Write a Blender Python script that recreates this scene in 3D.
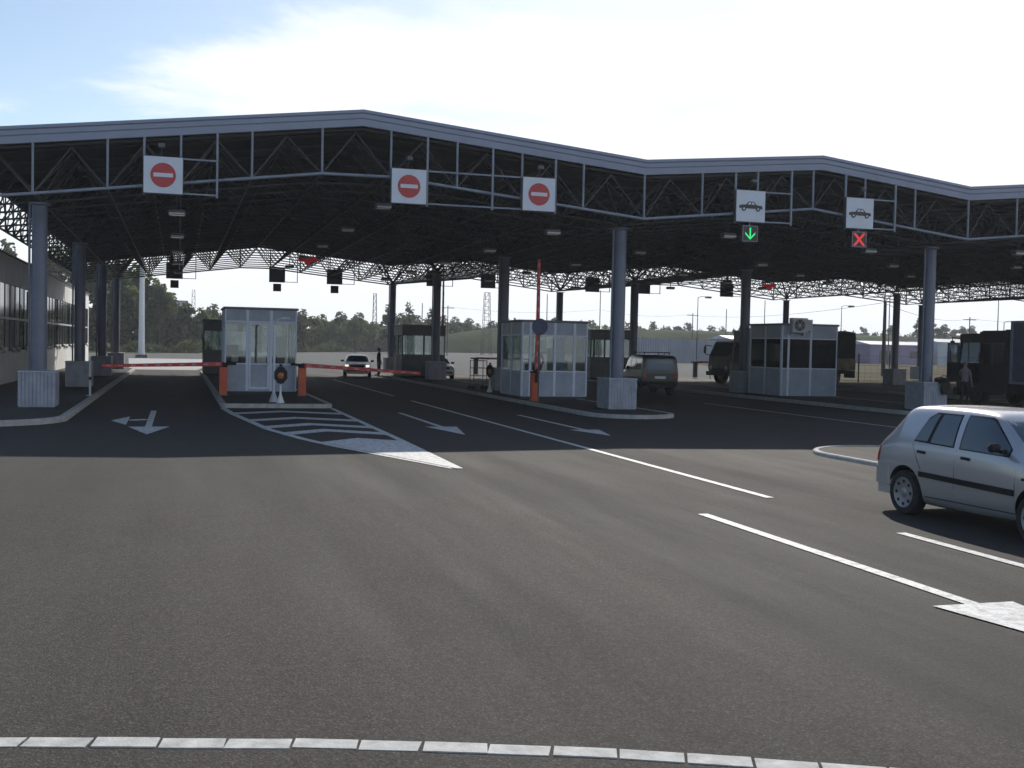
import bpy, bmesh, math, random
from mathutils import Vector, Matrix
from mathutils.bvhtree import BVHTree
rad = math.radians
random.seed(7)
for o in list(bpy.data.objects): bpy.data.objects.remove(o)
scene = bpy.context.scene
COL = scene.collection

# ------------------------------------------------------------------ camera
CAM_H, F_PX = 2.2, 1114.0
YAW, PITCH, ROLL = 0.291, -0.035, 0.021
fw = Vector((math.sin(YAW)*math.cos(PITCH), math.cos(YAW)*math.cos(PITCH), math.sin(PITCH)))
r0 = Vector((math.cos(YAW), -math.sin(YAW), 0)); u0 = r0.cross(fw)
rt = math.cos(ROLL)*r0 + math.sin(ROLL)*u0
up = -math.sin(ROLL)*r0 + math.cos(ROLL)*u0
cam = bpy.data.objects.new('camera', bpy.data.cameras.new('camera'))
COL.objects.link(cam)
cam.matrix_world = Matrix(((rt.x, up.x, -fw.x, 0), (rt.y, up.y, -fw.y, 0), (rt.z, up.z, -fw.z, CAM_H), (0, 0, 0, 1)))
cam.data.sensor_fit = 'HORIZONTAL'; cam.data.sensor_width = 36
cam.data.lens = 36*F_PX/1024
cam.data.clip_start = 0.1; cam.data.clip_end = 5000
scene.camera = cam

# ------------------------------------------------------------------ light
SUN_EL, SUN_AZ = rad(35), rad(25)       # azimuth measured from +Y towards +X
sd = Vector((math.sin(SUN_AZ)*math.cos(SUN_EL), math.cos(SUN_AZ)*math.cos(SUN_EL), math.sin(SUN_EL)))
sun = bpy.data.objects.new('sun', bpy.data.lights.new('sun', 'SUN'))
COL.objects.link(sun)
sun.rotation_euler = sd.to_track_quat('Z', 'Y').to_euler()
sun.data.energy = 4.2; sun.data.angle = rad(0.6); sun.data.color = (1.0, 0.94, 0.84)
world = bpy.data.worlds.new('World'); scene.world = world; world.use_nodes = True
W = world.node_tree; W.nodes.clear()
def wn(t, **k):
    n = W.nodes.new(t)
    for a, b in k.items(): setattr(n, a, b)
    return n
wo = wn('ShaderNodeOutputWorld')
sky = wn('ShaderNodeTexSky', sky_type='NISHITA', sun_disc=False, sun_elevation=SUN_EL, sun_rotation=SUN_AZ)
sky.air_density = 1.0; sky.dust_density = 0.5; sky.ozone_density = 1.0
b1 = wn('ShaderNodeBackground'); b1.inputs[1].default_value = 0.12
hs = wn('ShaderNodeHueSaturation'); hs.inputs['Saturation'].default_value = 1.05; W.links.new(sky.outputs[0], hs.inputs['Color']); W.links.new(hs.outputs[0], b1.inputs[0])
b2 = wn('ShaderNodeBackground'); b2.inputs[0].default_value = (0.93, 0.965, 1, 1); b2.inputs[1].default_value = 1.13
tc = wn('ShaderNodeTexCoord')
sep = wn('ShaderNodeSeparateXYZ'); W.links.new(tc.outputs['Generated'], sep.inputs[0])
def wm(op, a, b=None, c=None):
    n = wn('ShaderNodeMath', operation=op)
    for i, v in enumerate((a, b, c)):
        if v is None: continue
        if isinstance(v, (int, float)): n.inputs[i].default_value = v
        else: W.links.new(v, n.inputs[i])
    return n.outputs[0]
zz = wm('ADD', wm('MAXIMUM', sep.outputs[2], 0.0), 0.16)
cx = wm('DIVIDE', sep.outputs[0], zz); cy = wm('DIVIDE', sep.outputs[1], zz)
cmb = wn('ShaderNodeCombineXYZ'); W.links.new(wm('MULTIPLY_ADD', cx, 0.75, 3.8), cmb.inputs[0]); W.links.new(cy, cmb.inputs[1])
n1 = wn('ShaderNodeTexNoise'); n1.inputs['Scale'].default_value = 1.15; n1.inputs['Detail'].default_value = 9; n1.inputs['Roughness'].default_value = 0.58; n1.inputs['Distortion'].default_value = 0.25
W.links.new(cmb.outputs[0], n1.inputs['Vector'])
# more cloud low down and towards the sun's side, clearer to the upper left
bias = wm('MULTIPLY', wm('SUBTRACT', sep.outputs[0], 0.16), 0.35)
low = wm('MULTIPLY', wm('SUBTRACT', 0.26, sep.outputs[2]), 1.0)
cl = wm('ADD', wm('ADD', n1.outputs[0], bias), low)
mr = wn('ShaderNodeMapRange'); mr.interpolation_type = 'SMOOTHSTEP'
mr.inputs['From Min'].default_value = 0.42; mr.inputs['From Max'].default_value = 0.60
W.links.new(cl, mr.inputs['Value'])
mx = wn('ShaderNodeMixShader'); W.links.new(mr.outputs[0], mx.inputs[0]); W.links.new(b1.outputs[0], mx.inputs[1]); W.links.new(b2.outputs[0], mx.inputs[2])
W.links.new(mx.outputs[0], wo.inputs[0])
scene.view_settings.view_transform = 'Standard'; scene.view_settings.look = 'None'
scene.view_settings.exposure = 0.0; scene.view_settings.gamma = 1.0
scene.view_settings.use_curve_mapping = False
scene.cycles.max_bounces = 8; scene.cycles.transparent_max_bounces = 12

# ------------------------------------------------------------------ materials
def mat(name, col, rough=0.6, metal=0.0, var=0.0, vscale=3.0, bump=0.0, bscale=40.0, coat=0.0, emit=None, estr=1.0, dirt=None, spec=None):
    m = bpy.data.materials.new(name); m.use_nodes = True
    nt = m.node_tree; p = nt.nodes['Principled BSDF']
    p.inputs['Base Color'].default_value = (*col, 1); p.inputs['Roughness'].default_value = rough
    p.inputs['Metallic'].default_value = metal
    if spec is not None: p.inputs['Specular IOR Level'].default_value = spec
    if coat: p.inputs['Coat Weight'].default_value = coat; p.inputs['Coat Roughness'].default_value = 0.06
    if emit: p.inputs['Emission Color'].default_value = (*emit, 1); p.inputs['Emission Strength'].default_value = estr
    t = nt.nodes.new('ShaderNodeTexCoord')
    if var:
        n = nt.nodes.new('ShaderNodeTexNoise'); n.inputs['Scale'].default_value = vscale; n.inputs['Detail'].default_value = 6; n.inputs['Roughness'].default_value = 0.65
        nt.links.new(t.outputs['Object'], n.inputs['Vector'])
        r = nt.nodes.new('ShaderNodeMapRange'); r.inputs['From Min'].default_value = 0.3; r.inputs['From Max'].default_value = 0.7
        nt.links.new(n.outputs[0], r.inputs['Value'])
        x = nt.nodes.new('ShaderNodeMix'); x.data_type = 'RGBA'
        lo = dirt if dirt else tuple(c*(1-var) for c in col)
        x.inputs[6].default_value = (*lo, 1); x.inputs[7].default_value = (*[min(1, c*(1+var*0.6)) for c in col], 1)
        nt.links.new(r.outputs[0], x.inputs[0]); nt.links.new(x.outputs[2], p.inputs['Base Color'])
        r2 = nt.nodes.new('ShaderNodeMapRange'); r2.inputs['To Min'].default_value = min(1, rough+0.1); r2.inputs['To Max'].default_value = max(0.03, rough-0.1)
        nt.links.new(n.outputs[0], r2.inputs['Value']); nt.links.new(r2.outputs[0], p.inputs['Roughness'])
    if bump:
        n = nt.nodes.new('ShaderNodeTexNoise'); n.inputs['Scale'].default_value = bscale; n.inputs['Detail'].default_value = 4
        nt.links.new(t.outputs['Object'], n.inputs['Vector'])
        b = nt.nodes.new('ShaderNodeBump'); b.inputs['Strength'].default_value = bump; b.inputs['Distance'].default_value = 0.01
        nt.links.new(n.outputs[0], b.inputs['Height']); nt.links.new(b.outputs[0], p.inputs['Normal'])
    return m

def glassmat(name, tint, refl=0.10, rough=0.02):
    m = bpy.data.materials.new(name); m.use_nodes = True
    nt = m.node_tree; nt.nodes.clear()
    o = nt.nodes.new('ShaderNodeOutputMaterial'); t = nt.nodes.new('ShaderNodeBsdfTransparent'); g = nt.nodes.new('ShaderNodeBsdfGlossy')
    t.inputs[0].default_value = (*tint, 1); g.inputs[0].default_value = (0.75, 0.8, 0.85, 1); g.inputs['Roughness'].default_value = rough
    lw = nt.nodes.new('ShaderNodeLayerWeight'); lw.inputs[0].default_value = 0.35
    a = nt.nodes.new('ShaderNodeMath'); a.operation = 'MULTIPLY_ADD'; a.inputs[1].default_value = 0.5; a.inputs[2].default_value = refl
    x = nt.nodes.new('ShaderNodeMixShader')
    nt.links.new(lw.outputs['Fresnel'], a.inputs[0]); nt.links.new(a.outputs[0], x.inputs[0])
    nt.links.new(t.outputs[0], x.inputs[1]); nt.links.new(g.outputs[0], x.inputs[2]); nt.links.new(x.outputs[0], o.inputs[0])
    return m

def asphalt(name, base, spread, patch=0.25, gloss=0.0, spec=0.24):
    m = bpy.data.materials.new(name); m.use_nodes = True
    nt = m.node_tree; p = nt.nodes['Principled BSDF']; L = nt.links
    t = nt.nodes.new('ShaderNodeTexCoord')
    def noise(scale, det=5, sc=None, rough=0.6):
        n = nt.nodes.new('ShaderNodeTexNoise'); n.inputs['Scale'].default_value = scale; n.inputs['Detail'].default_value = det; n.inputs['Roughness'].default_value = rough
        if sc:
            mp = nt.nodes.new('ShaderNodeMapping'); mp.inputs['Scale'].default_value = sc; L.new(t.outputs['Object'], mp.inputs[0]); L.new(mp.outputs[0], n.inputs['Vector'])
        else: L.new(t.outputs['Object'], n.inputs['Vector'])
        return n.outputs[0]
    def mth(op, a, b=None, c=None):
        n = nt.nodes.new('ShaderNodeMath'); n.operation = op
        for i, v in enumerate((a, b, c)):
            if v is None: continue
            if isinstance(v, (int, float)): n.inputs[i].default_value = v
            else: L.new(v, n.inputs[i])
        return n.outputs[0]
    vor = nt.nodes.new('ShaderNodeTexVoronoi'); vor.inputs['Scale'].default_value = 85; L.new(t.outputs['Object'], vor.inputs['Vector'])
    vs = nt.nodes.new('ShaderNodeSeparateColor'); L.new(vor.outputs['Color'], vs.inputs[0])
    big = noise(0.16, 6); mid = noise(1.3, 6, rough=0.7); fine = noise(55, 3); lane = noise(0.8, 6, (1.0, 0.10, 1), 0.65)
    spk = mth('POWER', vs.outputs[0], 5.0)
    f = mth('MULTIPLY_ADD', mth('SUBTRACT', big, 0.5), patch*2.2, 1.0)
    f = mth('MULTIPLY_ADD', mth('SUBTRACT', mid, 0.5), patch*1.5, f)
    f = mth('MULTIPLY_ADD', mth('SUBTRACT', fine, 0.5), spread*3.2, f)
    f = mth('MULTIPLY_ADD', mth('SUBTRACT', lane, 0.5), patch*0.7, f)
    f = mth('MULTIPLY_ADD', spk, spread*2.0, f)
    f = mth('MULTIPLY_ADD', mth('SUBTRACT', noise(14, 4), 0.5), spread*1.6, f); st_ = nt.nodes.new('ShaderNodeMapRange'); st_.inputs['From Min'].default_value = 0.60; st_.inputs['From Max'].default_value = 0.70; st_.inputs['To Min'].default_value = 1.0; st_.inputs['To Max'].default_value = 0.72; L.new(noise(0.55, 7, rough=0.75), st_.inputs['Value']); f = mth('MULTIPLY', f, st_.outputs[0]); f = mth('MAXIMUM', f, 0.15)
    vm = nt.nodes.new('ShaderNodeVectorMath'); vm.operation = 'SCALE'; vm.inputs[0].default_value = base; L.new(f, vm.inputs['Scale'])
    L.new(vm.outputs[0], p.inputs['Base Color'])
    lr = nt.nodes.new('ShaderNodeMapRange'); lr.inputs['From Min'].default_value = 0.35; lr.inputs['From Max'].default_value = 0.65
    lr.inputs['To Min'].default_value = 0.92-gloss; lr.inputs['To Max'].default_value = 0.82-gloss; L.new(lane, lr.inputs['Value'])
    L.new(lr.outputs[0], p.inputs['Roughness'])
    p.inputs['Specular IOR Level'].default_value = spec
    bm_ = nt.nodes.new('ShaderNodeBump'); bm_.inputs['Strength'].default_value = 0.5; bm_.inputs['Distance'].default_value = 0.006
    L.new(mth('ADD', vor.outputs['Distance'], fine), bm_.inputs['Height']); L.new(bm_.outputs[0], p.inputs['Normal'])
    return m

def paintmat(name, base=(0.66, 0.66, 0.65)):
    m = bpy.data.materials.new(name); m.use_nodes = True
    nt = m.node_tree; p = nt.nodes['Principled BSDF']; L = nt.links
    t = nt.nodes.new('ShaderNodeTexCoord')
    n = nt.nodes.new('ShaderNodeTexNoise'); n.inputs['Scale'].default_value = 9; n.inputs['Detail'].default_value = 8; n.inputs['Roughness'].default_value = 0.75; L.new(t.outputs['Object'], n.inputs['Vector'])
    r = nt.nodes.new('ShaderNodeMapRange'); r.inputs['From Min'].default_value = 0.38; r.inputs['From Max'].default_value = 0.56; L.new(n.outputs[0], r.inputs['Value'])
    x = nt.nodes.new('ShaderNodeMix'); x.data_type = 'RGBA'; x.inputs[6].default_value = (*[c*0.45 for c in base], 1); x.inputs[7].default_value = (*base, 1)
    L.new(r.outputs[0], x.inputs[0]); L.new(x.outputs[2], p.inputs['Base Color']); p.inputs['Roughness'].default_value = 0.65
    return m

M = dict(
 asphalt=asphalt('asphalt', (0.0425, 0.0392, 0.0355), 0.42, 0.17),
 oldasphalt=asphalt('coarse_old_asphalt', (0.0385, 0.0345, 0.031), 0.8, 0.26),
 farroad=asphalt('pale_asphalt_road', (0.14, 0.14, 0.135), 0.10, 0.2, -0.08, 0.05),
 pave=asphalt('island_pavement', (0.060, 0.055, 0.050), 0.2, 0.3),
 kerb=mat('kerb_concrete', (0.42, 0.41, 0.39), 0.85, var=0.35, vscale=5, bump=0.4),
 stone=mat('pale_kerb_stone', (0.52, 0.52, 0.50), 0.85, var=0.3, vscale=7, bump=0.5, bscale=60),
 mark=paintmat('road_paint'),
 seam=mat('tar_seam', (0.034, 0.031, 0.028), 1.0, spec=0.0),
 steel=mat('blue_grey_steel', (0.135, 0.152, 0.21), 0.42, var=0.2, vscale=1.2, spec=0.5),
 chord=mat('pale_galvanised_tube', (0.23, 0.27, 0.34), 0.5, var=0.2, vscale=2),
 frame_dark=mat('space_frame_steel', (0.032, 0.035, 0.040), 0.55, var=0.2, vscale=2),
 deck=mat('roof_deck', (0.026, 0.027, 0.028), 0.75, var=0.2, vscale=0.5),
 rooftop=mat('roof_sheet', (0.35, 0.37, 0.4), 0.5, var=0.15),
 fascia=mat('fascia_panel', (0.24, 0.28, 0.38), 0.42, var=0.10, vscale=0.6),
 fascia_d=mat('fascia_groove', (0.15, 0.18, 0.27), 0.5),
 plinth=mat('plinth_cladding', (0.33, 0.355, 0.42), 0.5, var=0.3, vscale=2.5),
 plinthcap=mat('plinth_cap', (0.5, 0.53, 0.58), 0.6, var=0.2),
 booth=mat('booth_panel', (0.33, 0.38, 0.48), 0.45, var=0.22, vscale=1.5),
 boothf=mat('booth_frame', (0.60, 0.68, 0.82), 0.4, var=0.1),
 boothdark=mat('booth_grey_panel', (0.13, 0.14, 0.15), 0.5, var=0.2),
 roofcap=mat('booth_roof_cap', (0.16, 0.17, 0.19), 0.6, var=0.2),
 glass=glassmat('booth_glass', (0.80, 0.84, 0.83), 0.05),
 glassdark=glassmat('booth_glass_tinted', (0.22, 0.26, 0.27), 0.06),
 carglass=mat('car_glass', (0.05, 0.07, 0.09), 0.03, spec=1.0),
 interior=mat('dark_interior', (0.03, 0.03, 0.035), 0.7),
 desk=mat('desk_laminate', (0.25, 0.2, 0.15), 0.6, var=0.2),
 red=mat('red_paint', (0.55, 0.045, 0.045), 0.45, var=0.15),
 orange=mat('orange_cabinet', (0.60, 0.10, 0.04), 0.45, var=0.15),
 dash=mat('worn_reflector', (0.50, 0.26, 0.28), 0.5, var=0.2),
 white=mat('white_paint', (0.75, 0.76, 0.78), 0.5, var=0.1),
 signwhite=mat('sign_white', (0.62, 0.68, 0.78), 0.4, var=0.05),
 signred=mat('sign_red', (0.45, 0.03, 0.035), 0.4),
 signblack=mat('sign_black', (0.02, 0.02, 0.025), 0.45),
 signback=mat('sign_back', (0.10, 0.11, 0.12), 0.5, var=0.2),
 signblue=mat('sign_blue', (0.035, 0.05, 0.12), 0.45),
 ledg=mat('green_led', (0.02, 0.3, 0.08), 0.5, emit=(0.03, 0.85, 0.22), estr=0.9),
 ledr=mat('red_led', (0.4, 0.03, 0.03), 0.5, emit=(0.95, 0.05, 0.05), estr=0.5),
 ledred_dim=mat('dim_red_panel', (0.45, 0.02, 0.03), 0.5, emit=(0.9, 0.03, 0.05), estr=0.12),
 ledo=mat('orange_lens', (0.42, 0.12, 0.03), 0.3),
 black=mat('black_plastic', (0.013, 0.013, 0.014), 0.6, spec=0.3),
 officeglass=mat('office_glass', (0.04, 0.05, 0.055), 0.06, spec=1.0),
 tyre=mat('tyre_rubber', (0.022, 0.022, 0.023), 0.85, bump=0.3),
 chrome=mat('galvanised', (0.45, 0.46, 0.48), 0.35, metal=0.8),
 silver=mat('silver_car_paint', (0.47, 0.465, 0.485), 0.25, metal=0.45, coat=0.6),
 hub=mat('hubcap_silver', (0.30, 0.31, 0.34), 0.35, metal=0.5),
 whitecar=mat('white_car_paint', (0.75, 0.76, 0.78), 0.3, coat=0.5),
 vanpaint=mat('dark_grey_car_paint', (0.035, 0.04, 0.042), 0.35, coat=0.4),
 camo=mat('olive_truck_paint', (0.15, 0.13, 0.06), 0.6, var=0.5, vscale=1.6, dirt=(0.028, 0.025, 0.015)),
 canvas=mat('dark_olive_canvas', (0.022, 0.028, 0.02), 0.85, var=0.3, bump=0.5, bscale=5),
 truckdark=mat('dark_truck_paint', (0.028, 0.03, 0.034), 0.5, var=0.3),
 truckblue=mat('blue_grey_box_body', (0.09, 0.11, 0.17), 0.45, var=0.2),
 headl=mat('lit_headlamp', (0.9, 0.9, 0.85), 0.2, emit=(1, 0.93, 0.75), estr=1.3),
 lens=mat('clear_lens', (0.6, 0.62, 0.65), 0.15),
 tail=mat('tail_lens', (0.35, 0.02, 0.02), 0.2),
 render=mat('white_render', (0.78, 0.78, 0.76), 0.8, var=0.12, vscale=1),
 winframe=mat('dark_window_frame', (0.05, 0.055, 0.06), 0.5),
 poster=mat('blue_notice_board', (0.08, 0.2, 0.35), 0.6, var=0.3, vscale=6),
 curtain=mat('pale_blind', (0.5, 0.5, 0.48), 0.8),
 leaf=mat('leaves', (0.075, 0.095, 0.045), 0.7, var=0.5, vscale=0.35),
 leaf2=mat('leaves_pale', (0.095, 0.115, 0.06), 0.7, var=0.4, vscale=0.35),
 bark=mat('bark', (0.07, 0.06, 0.05), 0.9, var=0.3),
 grass=mat('grass', (0.055, 0.075, 0.028), 0.95, var=0.45, vscale=0.08, bump=0.6, bscale=3, spec=0.02),
 drygrass=mat('dry_grass', (0.105, 0.092, 0.058), 0.95, var=0.4, vscale=0.12, bump=0.6, bscale=3, spec=0.02),
 wallblue=mat('blue_grey_cladding', (0.15, 0.19, 0.27), 0.6, var=0.2, vscale=0.3),
 wallpurple=mat('mauve_cladding', (0.2, 0.17, 0.3), 0.6, var=0.2, vscale=0.3),
 wallpale=mat('pale_cladding', (0.42, 0.48, 0.54), 0.6, var=0.2, vscale=0.3),
 roofpale=mat('pale_metal_roof', (0.5, 0.52, 0.55), 0.5, var=0.15),
 wood=mat('weathered_pole', (0.09, 0.08, 0.075), 0.8, var=0.2),
 skin=mat('skin', (0.42, 0.26, 0.19), 0.6),
 hair=mat('dark_hair', (0.02, 0.015, 0.012), 0.7),
 greyhair=mat('grey_hair', (0.25, 0.24, 0.23), 0.7),
 shirt=mat('grey_shirt', (0.28, 0.25, 0.27), 0.85, var=0.15, vscale=8),
 darkcloth=mat('dark_clothing', (0.025, 0.025, 0.03), 0.85, var=0.2, vscale=8),
 navy=mat('navy_uniform', (0.02, 0.025, 0.05), 0.85, var=0.2, vscale=8),
)

for k_ in ('leaf', 'leaf2'):
    nt = M[k_].node_tree; pb = nt.nodes['Principled BSDF']; out = nt.nodes['Material Output']
    pb.inputs['Specular IOR Level'].default_value = 0.1
    tr_ = nt.nodes.new('ShaderNodeBsdfTranslucent'); mx_ = nt.nodes.new('ShaderNodeMixShader'); mx_.inputs[0].default_value = 0.45
    tr_.inputs[0].default_value = (0.13, 0.16, 0.06, 1)
    nt.links.new(pb.outputs[0], mx_.inputs[1]); nt.links.new(tr_.outputs[0], mx_.inputs[2]); nt.links.new(mx_.outputs[0], out.inputs['Surface'])

# ------------------------------------------------------------------ mesh helpers
class MB:
    def __init__(s): s.v = []; s.f = []; s.m = []; s.mi = 0
    def add(s, vs, fs):
        o = len(s.v); s.v += [tuple(v) for v in vs]; s.f += [tuple(i+o for i in f) for f in fs]; s.m += [s.mi]*len(fs)
        return s
    def box(s, x0, x1, y0, y1, z0, z1):
        return s.add([(x0,y0,z0),(x1,y0,z0),(x1,y1,z0),(x0,y1,z0),(x0,y0,z1),(x1,y0,z1),(x1,y1,z1),(x0,y1,z1)],
              [(0,3,2,1),(4,5,6,7),(0,1,5,4),(1,2,6,5),(2,3,7,6),(3,0,4,7)])
    def bbox(s, x0, x1, y0, y1, z0, z1, b=0.02):      # chamfered box
        v = []
        for sx, x in ((1, x0), (-1, x1)):
            for sy, y in ((1, y0), (-1, y1)):
                for sz, z in ((1, z0), (-1, z1)):
                    v += [(x, y+sy*b, z+sz*b), (x+sx*b, y, z+sz*b), (x+sx*b, y+sy*b, z)]
        bm = bmesh.new(); bv = [bm.verts.new(p) for p in v]
        r = bmesh.ops.convex_hull(bm, input=bv); bm.verts.index_update()
        s.add([x.co[:] for x in bm.verts], [[q.index for q in f.verts] for f in bm.faces]); bm.free(); return s
    def tube(s, p0, p1, r, n=8, r1=None, caps=True):
        p0 = Vector(p0); p1 = Vector(p1); d = (p1-p0)
        if d.length < 1e-6: return s
        d.normalize(); a = d.orthogonal().normalized(); b = d.cross(a); r1 = r if r1 is None else r1
        if abs(d.z) < 0.99 and n == 4:
            a = d.cross(Vector((0, 0, 1))).normalized(); b = d.cross(a)
        vs = []
        for p, q in ((p0, r), (p1, r1)):
            for i in range(n):
                t = 2*math.pi*(i+0.5)/n; vs.append(p+(a*math.cos(t)+b*math.sin(t))*q)
        fs = [(i, (i+1) % n, n+(i+1) % n, n+i) for i in range(n)]
        if caps: fs += [tuple(range(n-1, -1, -1)), tuple(range(n, 2*n))]
        return s.add(vs, fs)
    def path(s, pts, r, n=6):
        for a, b in zip(pts, pts[1:]): s.tube(a, b, r, n)
        return s
    def lathe(s, prof, n=24, c=(0, 0, 0), axis='z'):
        vs = []; k = len(prof)
        for i in range(n):
            t = 2*math.pi*i/n
            for (r, h) in prof:
                p = (r*math.cos(t), r*math.sin(t), h)
                if axis == 'y': p = (p[0], h, p[1])
                if axis == 'x': p = (h, p[0], p[1])
                vs.append((p[0]+c[0], p[1]+c[1], p[2]+c[2]))
        fs = []
        for i in range(n):
            j = (i+1) % n
            for q in range(k-1): fs.append((i*k+q, j*k+q, j*k+q+1, i*k+q+1))
        return s.add(vs, fs)
    def prism(s, pts, z0, z1):      # pts: xy outline ccw
        n = len(pts)
        vs = [(x, y, z0) for x, y in pts]+[(x, y, z1) for x, y in pts]
        return s.add(vs, [tuple(range(n-1, -1, -1)), tuple(range(n, 2*n))]+[(i, (i+1) % n, n+(i+1) % n, n+i) for i in range(n)])
    def prismy(s, pts, y0, y1):     # pts: xz outline
        n = len(pts)
        vs = [(x, y0, z) for x, z in pts]+[(x, y1, z) for x, z in pts]
        return s.add(vs, [tuple(range(n)), tuple(range(2*n-1, n-1, -1))]+[(i, n+i, n+(i+1) % n, (i+1) % n) for i in range(n)])
    def build(s, name, mats, parent=None, smooth=False, loc=None, fix=True):
        me = bpy.data.meshes.new(name); me.from_pydata(s.v, [], s.f)
        if not isinstance(mats, (list, tuple)): mats = [mats]
        for m in mats: me.materials.append(M[m] if isinstance(m, str) else m)
        for p, mi in zip(me.polygons, s.m): p.material_index = mi
        if fix and len(s.f) < 60000:
            bm = bmesh.new(); bm.from_mesh(me); bmesh.ops.recalc_face_normals(bm, faces=bm.faces); bm.to_mesh(me); bm.free()
        if smooth:
            for p in me.polygons: p.use_smooth = True
            try: me.set_sharp_from_angle(angle=rad(40))
            except Exception: pass
        me.update()
        o = bpy.data.objects.new(name, me); COL.objects.link(o)
        if parent: o.parent = parent
        if loc: o.location = loc
        return o

def tag(o, label=None, cat=None, group=None, kind=None):
    if label: o['label'] = label
    if cat: o['category'] = cat
    if group: o['group'] = group
    if kind: o['kind'] = kind
    return o
def thing(name, loc, label, cat, group=None, rz=0):
    o = bpy.data.objects.new(name, None); COL.objects.link(o); o.location = loc; o.rotation_euler = (0, 0, rz); o.empty_display_size = 0.3
    return tag(o, label, cat, group)
def copy_tree(o, loc=None, label=None, rz=None, parent=None):
    c = o.copy(); COL.objects.link(c); c.parent = parent
    if loc is not None: c.location = loc
    if rz is not None: c.rotation_euler = (0, 0, rz)
    if label: c['label'] = label
    for ch in [x for x in list(bpy.data.objects) if x.parent == o]: copy_tree(ch, parent=c)
    return c

def sheet(name, pts, z, m, kind='structure', label=None):
    o = MB().add([(x, y, z) for x, y in pts], [tuple(range(len(pts)))]).build(name, m)
    return tag(o, kind=kind, label=label)

def rrect(x0, x1, y0, y1, r, ins=0.0, seg=10, corners=(1, 1, 1, 1)):
    x0 += ins; x1 -= ins; y0 += ins; y1 -= ins
    pts = []
    for k, (cx_, cy_, a0) in enumerate(((x0, y0, 180), (x1, y0, 270), (x1, y1, 0), (x0, y1, 90))):
        rr = max(r-ins, 0.02) if corners[k] else 0.02
        ccx = cx_+rr if k in (0, 3) else cx_-rr; ccy = cy_+rr if k in (0, 1) else cy_-rr
        for i in range(seg+1):
            a = rad(a0+90*i/seg); pts.append((ccx+rr*math.cos(a), ccy+rr*math.sin(a)))
    return pts

# ------------------------------------------------------------------ ground
g = MB().add([(-2500, -60, 0), (2500, -60, 0), (2500, 3500, 0), (-2500, 3500, 0)], [(0, 1, 2, 3)]).build('ground', 'asphalt'); tag(g, kind='structure')
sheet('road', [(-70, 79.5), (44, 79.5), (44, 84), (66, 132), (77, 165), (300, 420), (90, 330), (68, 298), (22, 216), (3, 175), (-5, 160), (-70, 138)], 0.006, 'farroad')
sheet('concrete_apron', [(-3.2, 79.7), (1.2, 79.7), (3.6, 111), (3.6, 122), (-5, 122)], 0.012, 'kerb')
sheet('grass_verge', [(-800, 100), (-70, 138), (-5, 160), (3, 175), (22, 216), (68, 298), (90, 330), (300, 420), (900, 900), (900, 1500), (-900, 1500)], 0.012, 'grass')
sheet('dry_grass_field', [(44.3, 67.5), (700, 67.5), (900, 890), (300, 415), (77, 164), (66, 131)], 0.016, 'drygrass')

def island(name, x0, x1, y0, y1, r, corners=(1, 1, 1, 1), kz=0.14, kw=0.17, km='kerb'):
    out = rrect(x0, x1, y0, y1, r, 0, corners=corners); inn = rrect(x0, x1, y0, y1, r, kw, corners=corners)
    n = len(out); m = MB()
    ch = rrect(x0, x1, y0, y1, r, 0.02, corners=corners)
    vs = [(x, y, -0.05) for x, y in out]+[(x, y, kz-0.02) for x, y in out]+[(x, y, kz) for x, y in ch]+[(x, y, kz) for x, y in inn]+[(x, y, kz-0.03) for x, y in inn]
    fs = []
    for k in range(4):
        for i in range(n):
            j = (i+1) % n; fs.append((k*n+i, k*n+j, (k+1)*n+j, (k+1)*n+i))
    tag(m.add(vs, fs).build('kerb', km), kind='structure')
    sheet(name, inn, kz-0.012, 'pave')
island('pavement', -40, -2.75, 28.7, 78, 2.2, (0, 1, 0, 0))
island('traffic_island', 1.3, 4.87, 36.6, 74, 0.35)
island('traffic_island', 12.35, 15.3, 31.7, 74, 1.45, kz=0.12)
island('traffic_island', 24.8, 28.9, 33, 74, 1.7)
island('traffic_island', 36.5, 46.5, 40, 66, 1.5)
island('traffic_island', 12.95, 16.6, 6.5, 22.1, 1.8, km='stone', kz=0.08, kw=0.11)

# row of flush kerb stones across the foreground
arc = [(-3.2, 6.95), (-1.8, 6.72), (-0.91, 6.53), (-0.13, 6.33), (0.65, 6.14), (1.45, 5.89), (2.23, 5.62), (3.01, 5.28), (3.61, 5.0), (4.3, 4.6), (5.2, 4.0)]
def arcpt(s):
    acc = 0
    for a, b in zip(arc, arc[1:]):
        l = math.dist(a, b)
        if s <= acc+l:
            t = (s-acc)/l; return Vector((a[0]+(b[0]-a[0])*t, a[1]+(b[1]-a[1])*t)), Vector((b[0]-a[0], b[1]-a[1])).normalized()
        acc += l
    return Vector(arc[-1]), Vector((1, -0.6)).normalized()
m = MB(); s = 0.0; rs = random.Random(3)
while s < 8.9:
    L_ = 0.355+rs.uniform(-0.012, 0.012); p, d = arcpt(s+0.006); q, e = arcpt(s+L_-0.012)
    nd = Vector((-d.y, d.x)); ne = Vector((-e.y, e.x)); j = rs.uniform(-0.006, 0.006); wv = 0.138+rs.uniform(-0.005, 0.005)
    k1, k2 = rs.uniform(-0.012, 0.012), rs.uniform(-0.012, 0.012)
    a = p+nd*j; b = q+ne*j; c = q+ne*(j-wv)+e*k1; f = p+nd*(j-wv)+d*k2
    z = 0.009+rs.uniform(-0.002, 0.002)
    m.prism([(f.x, f.y), (c.x, c.y), (b.x, b.y), (a.x, a.y)], -0.05, z); s += L_
tag(m.build('kerb_stones', 'stone'), kind='structure')

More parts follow.
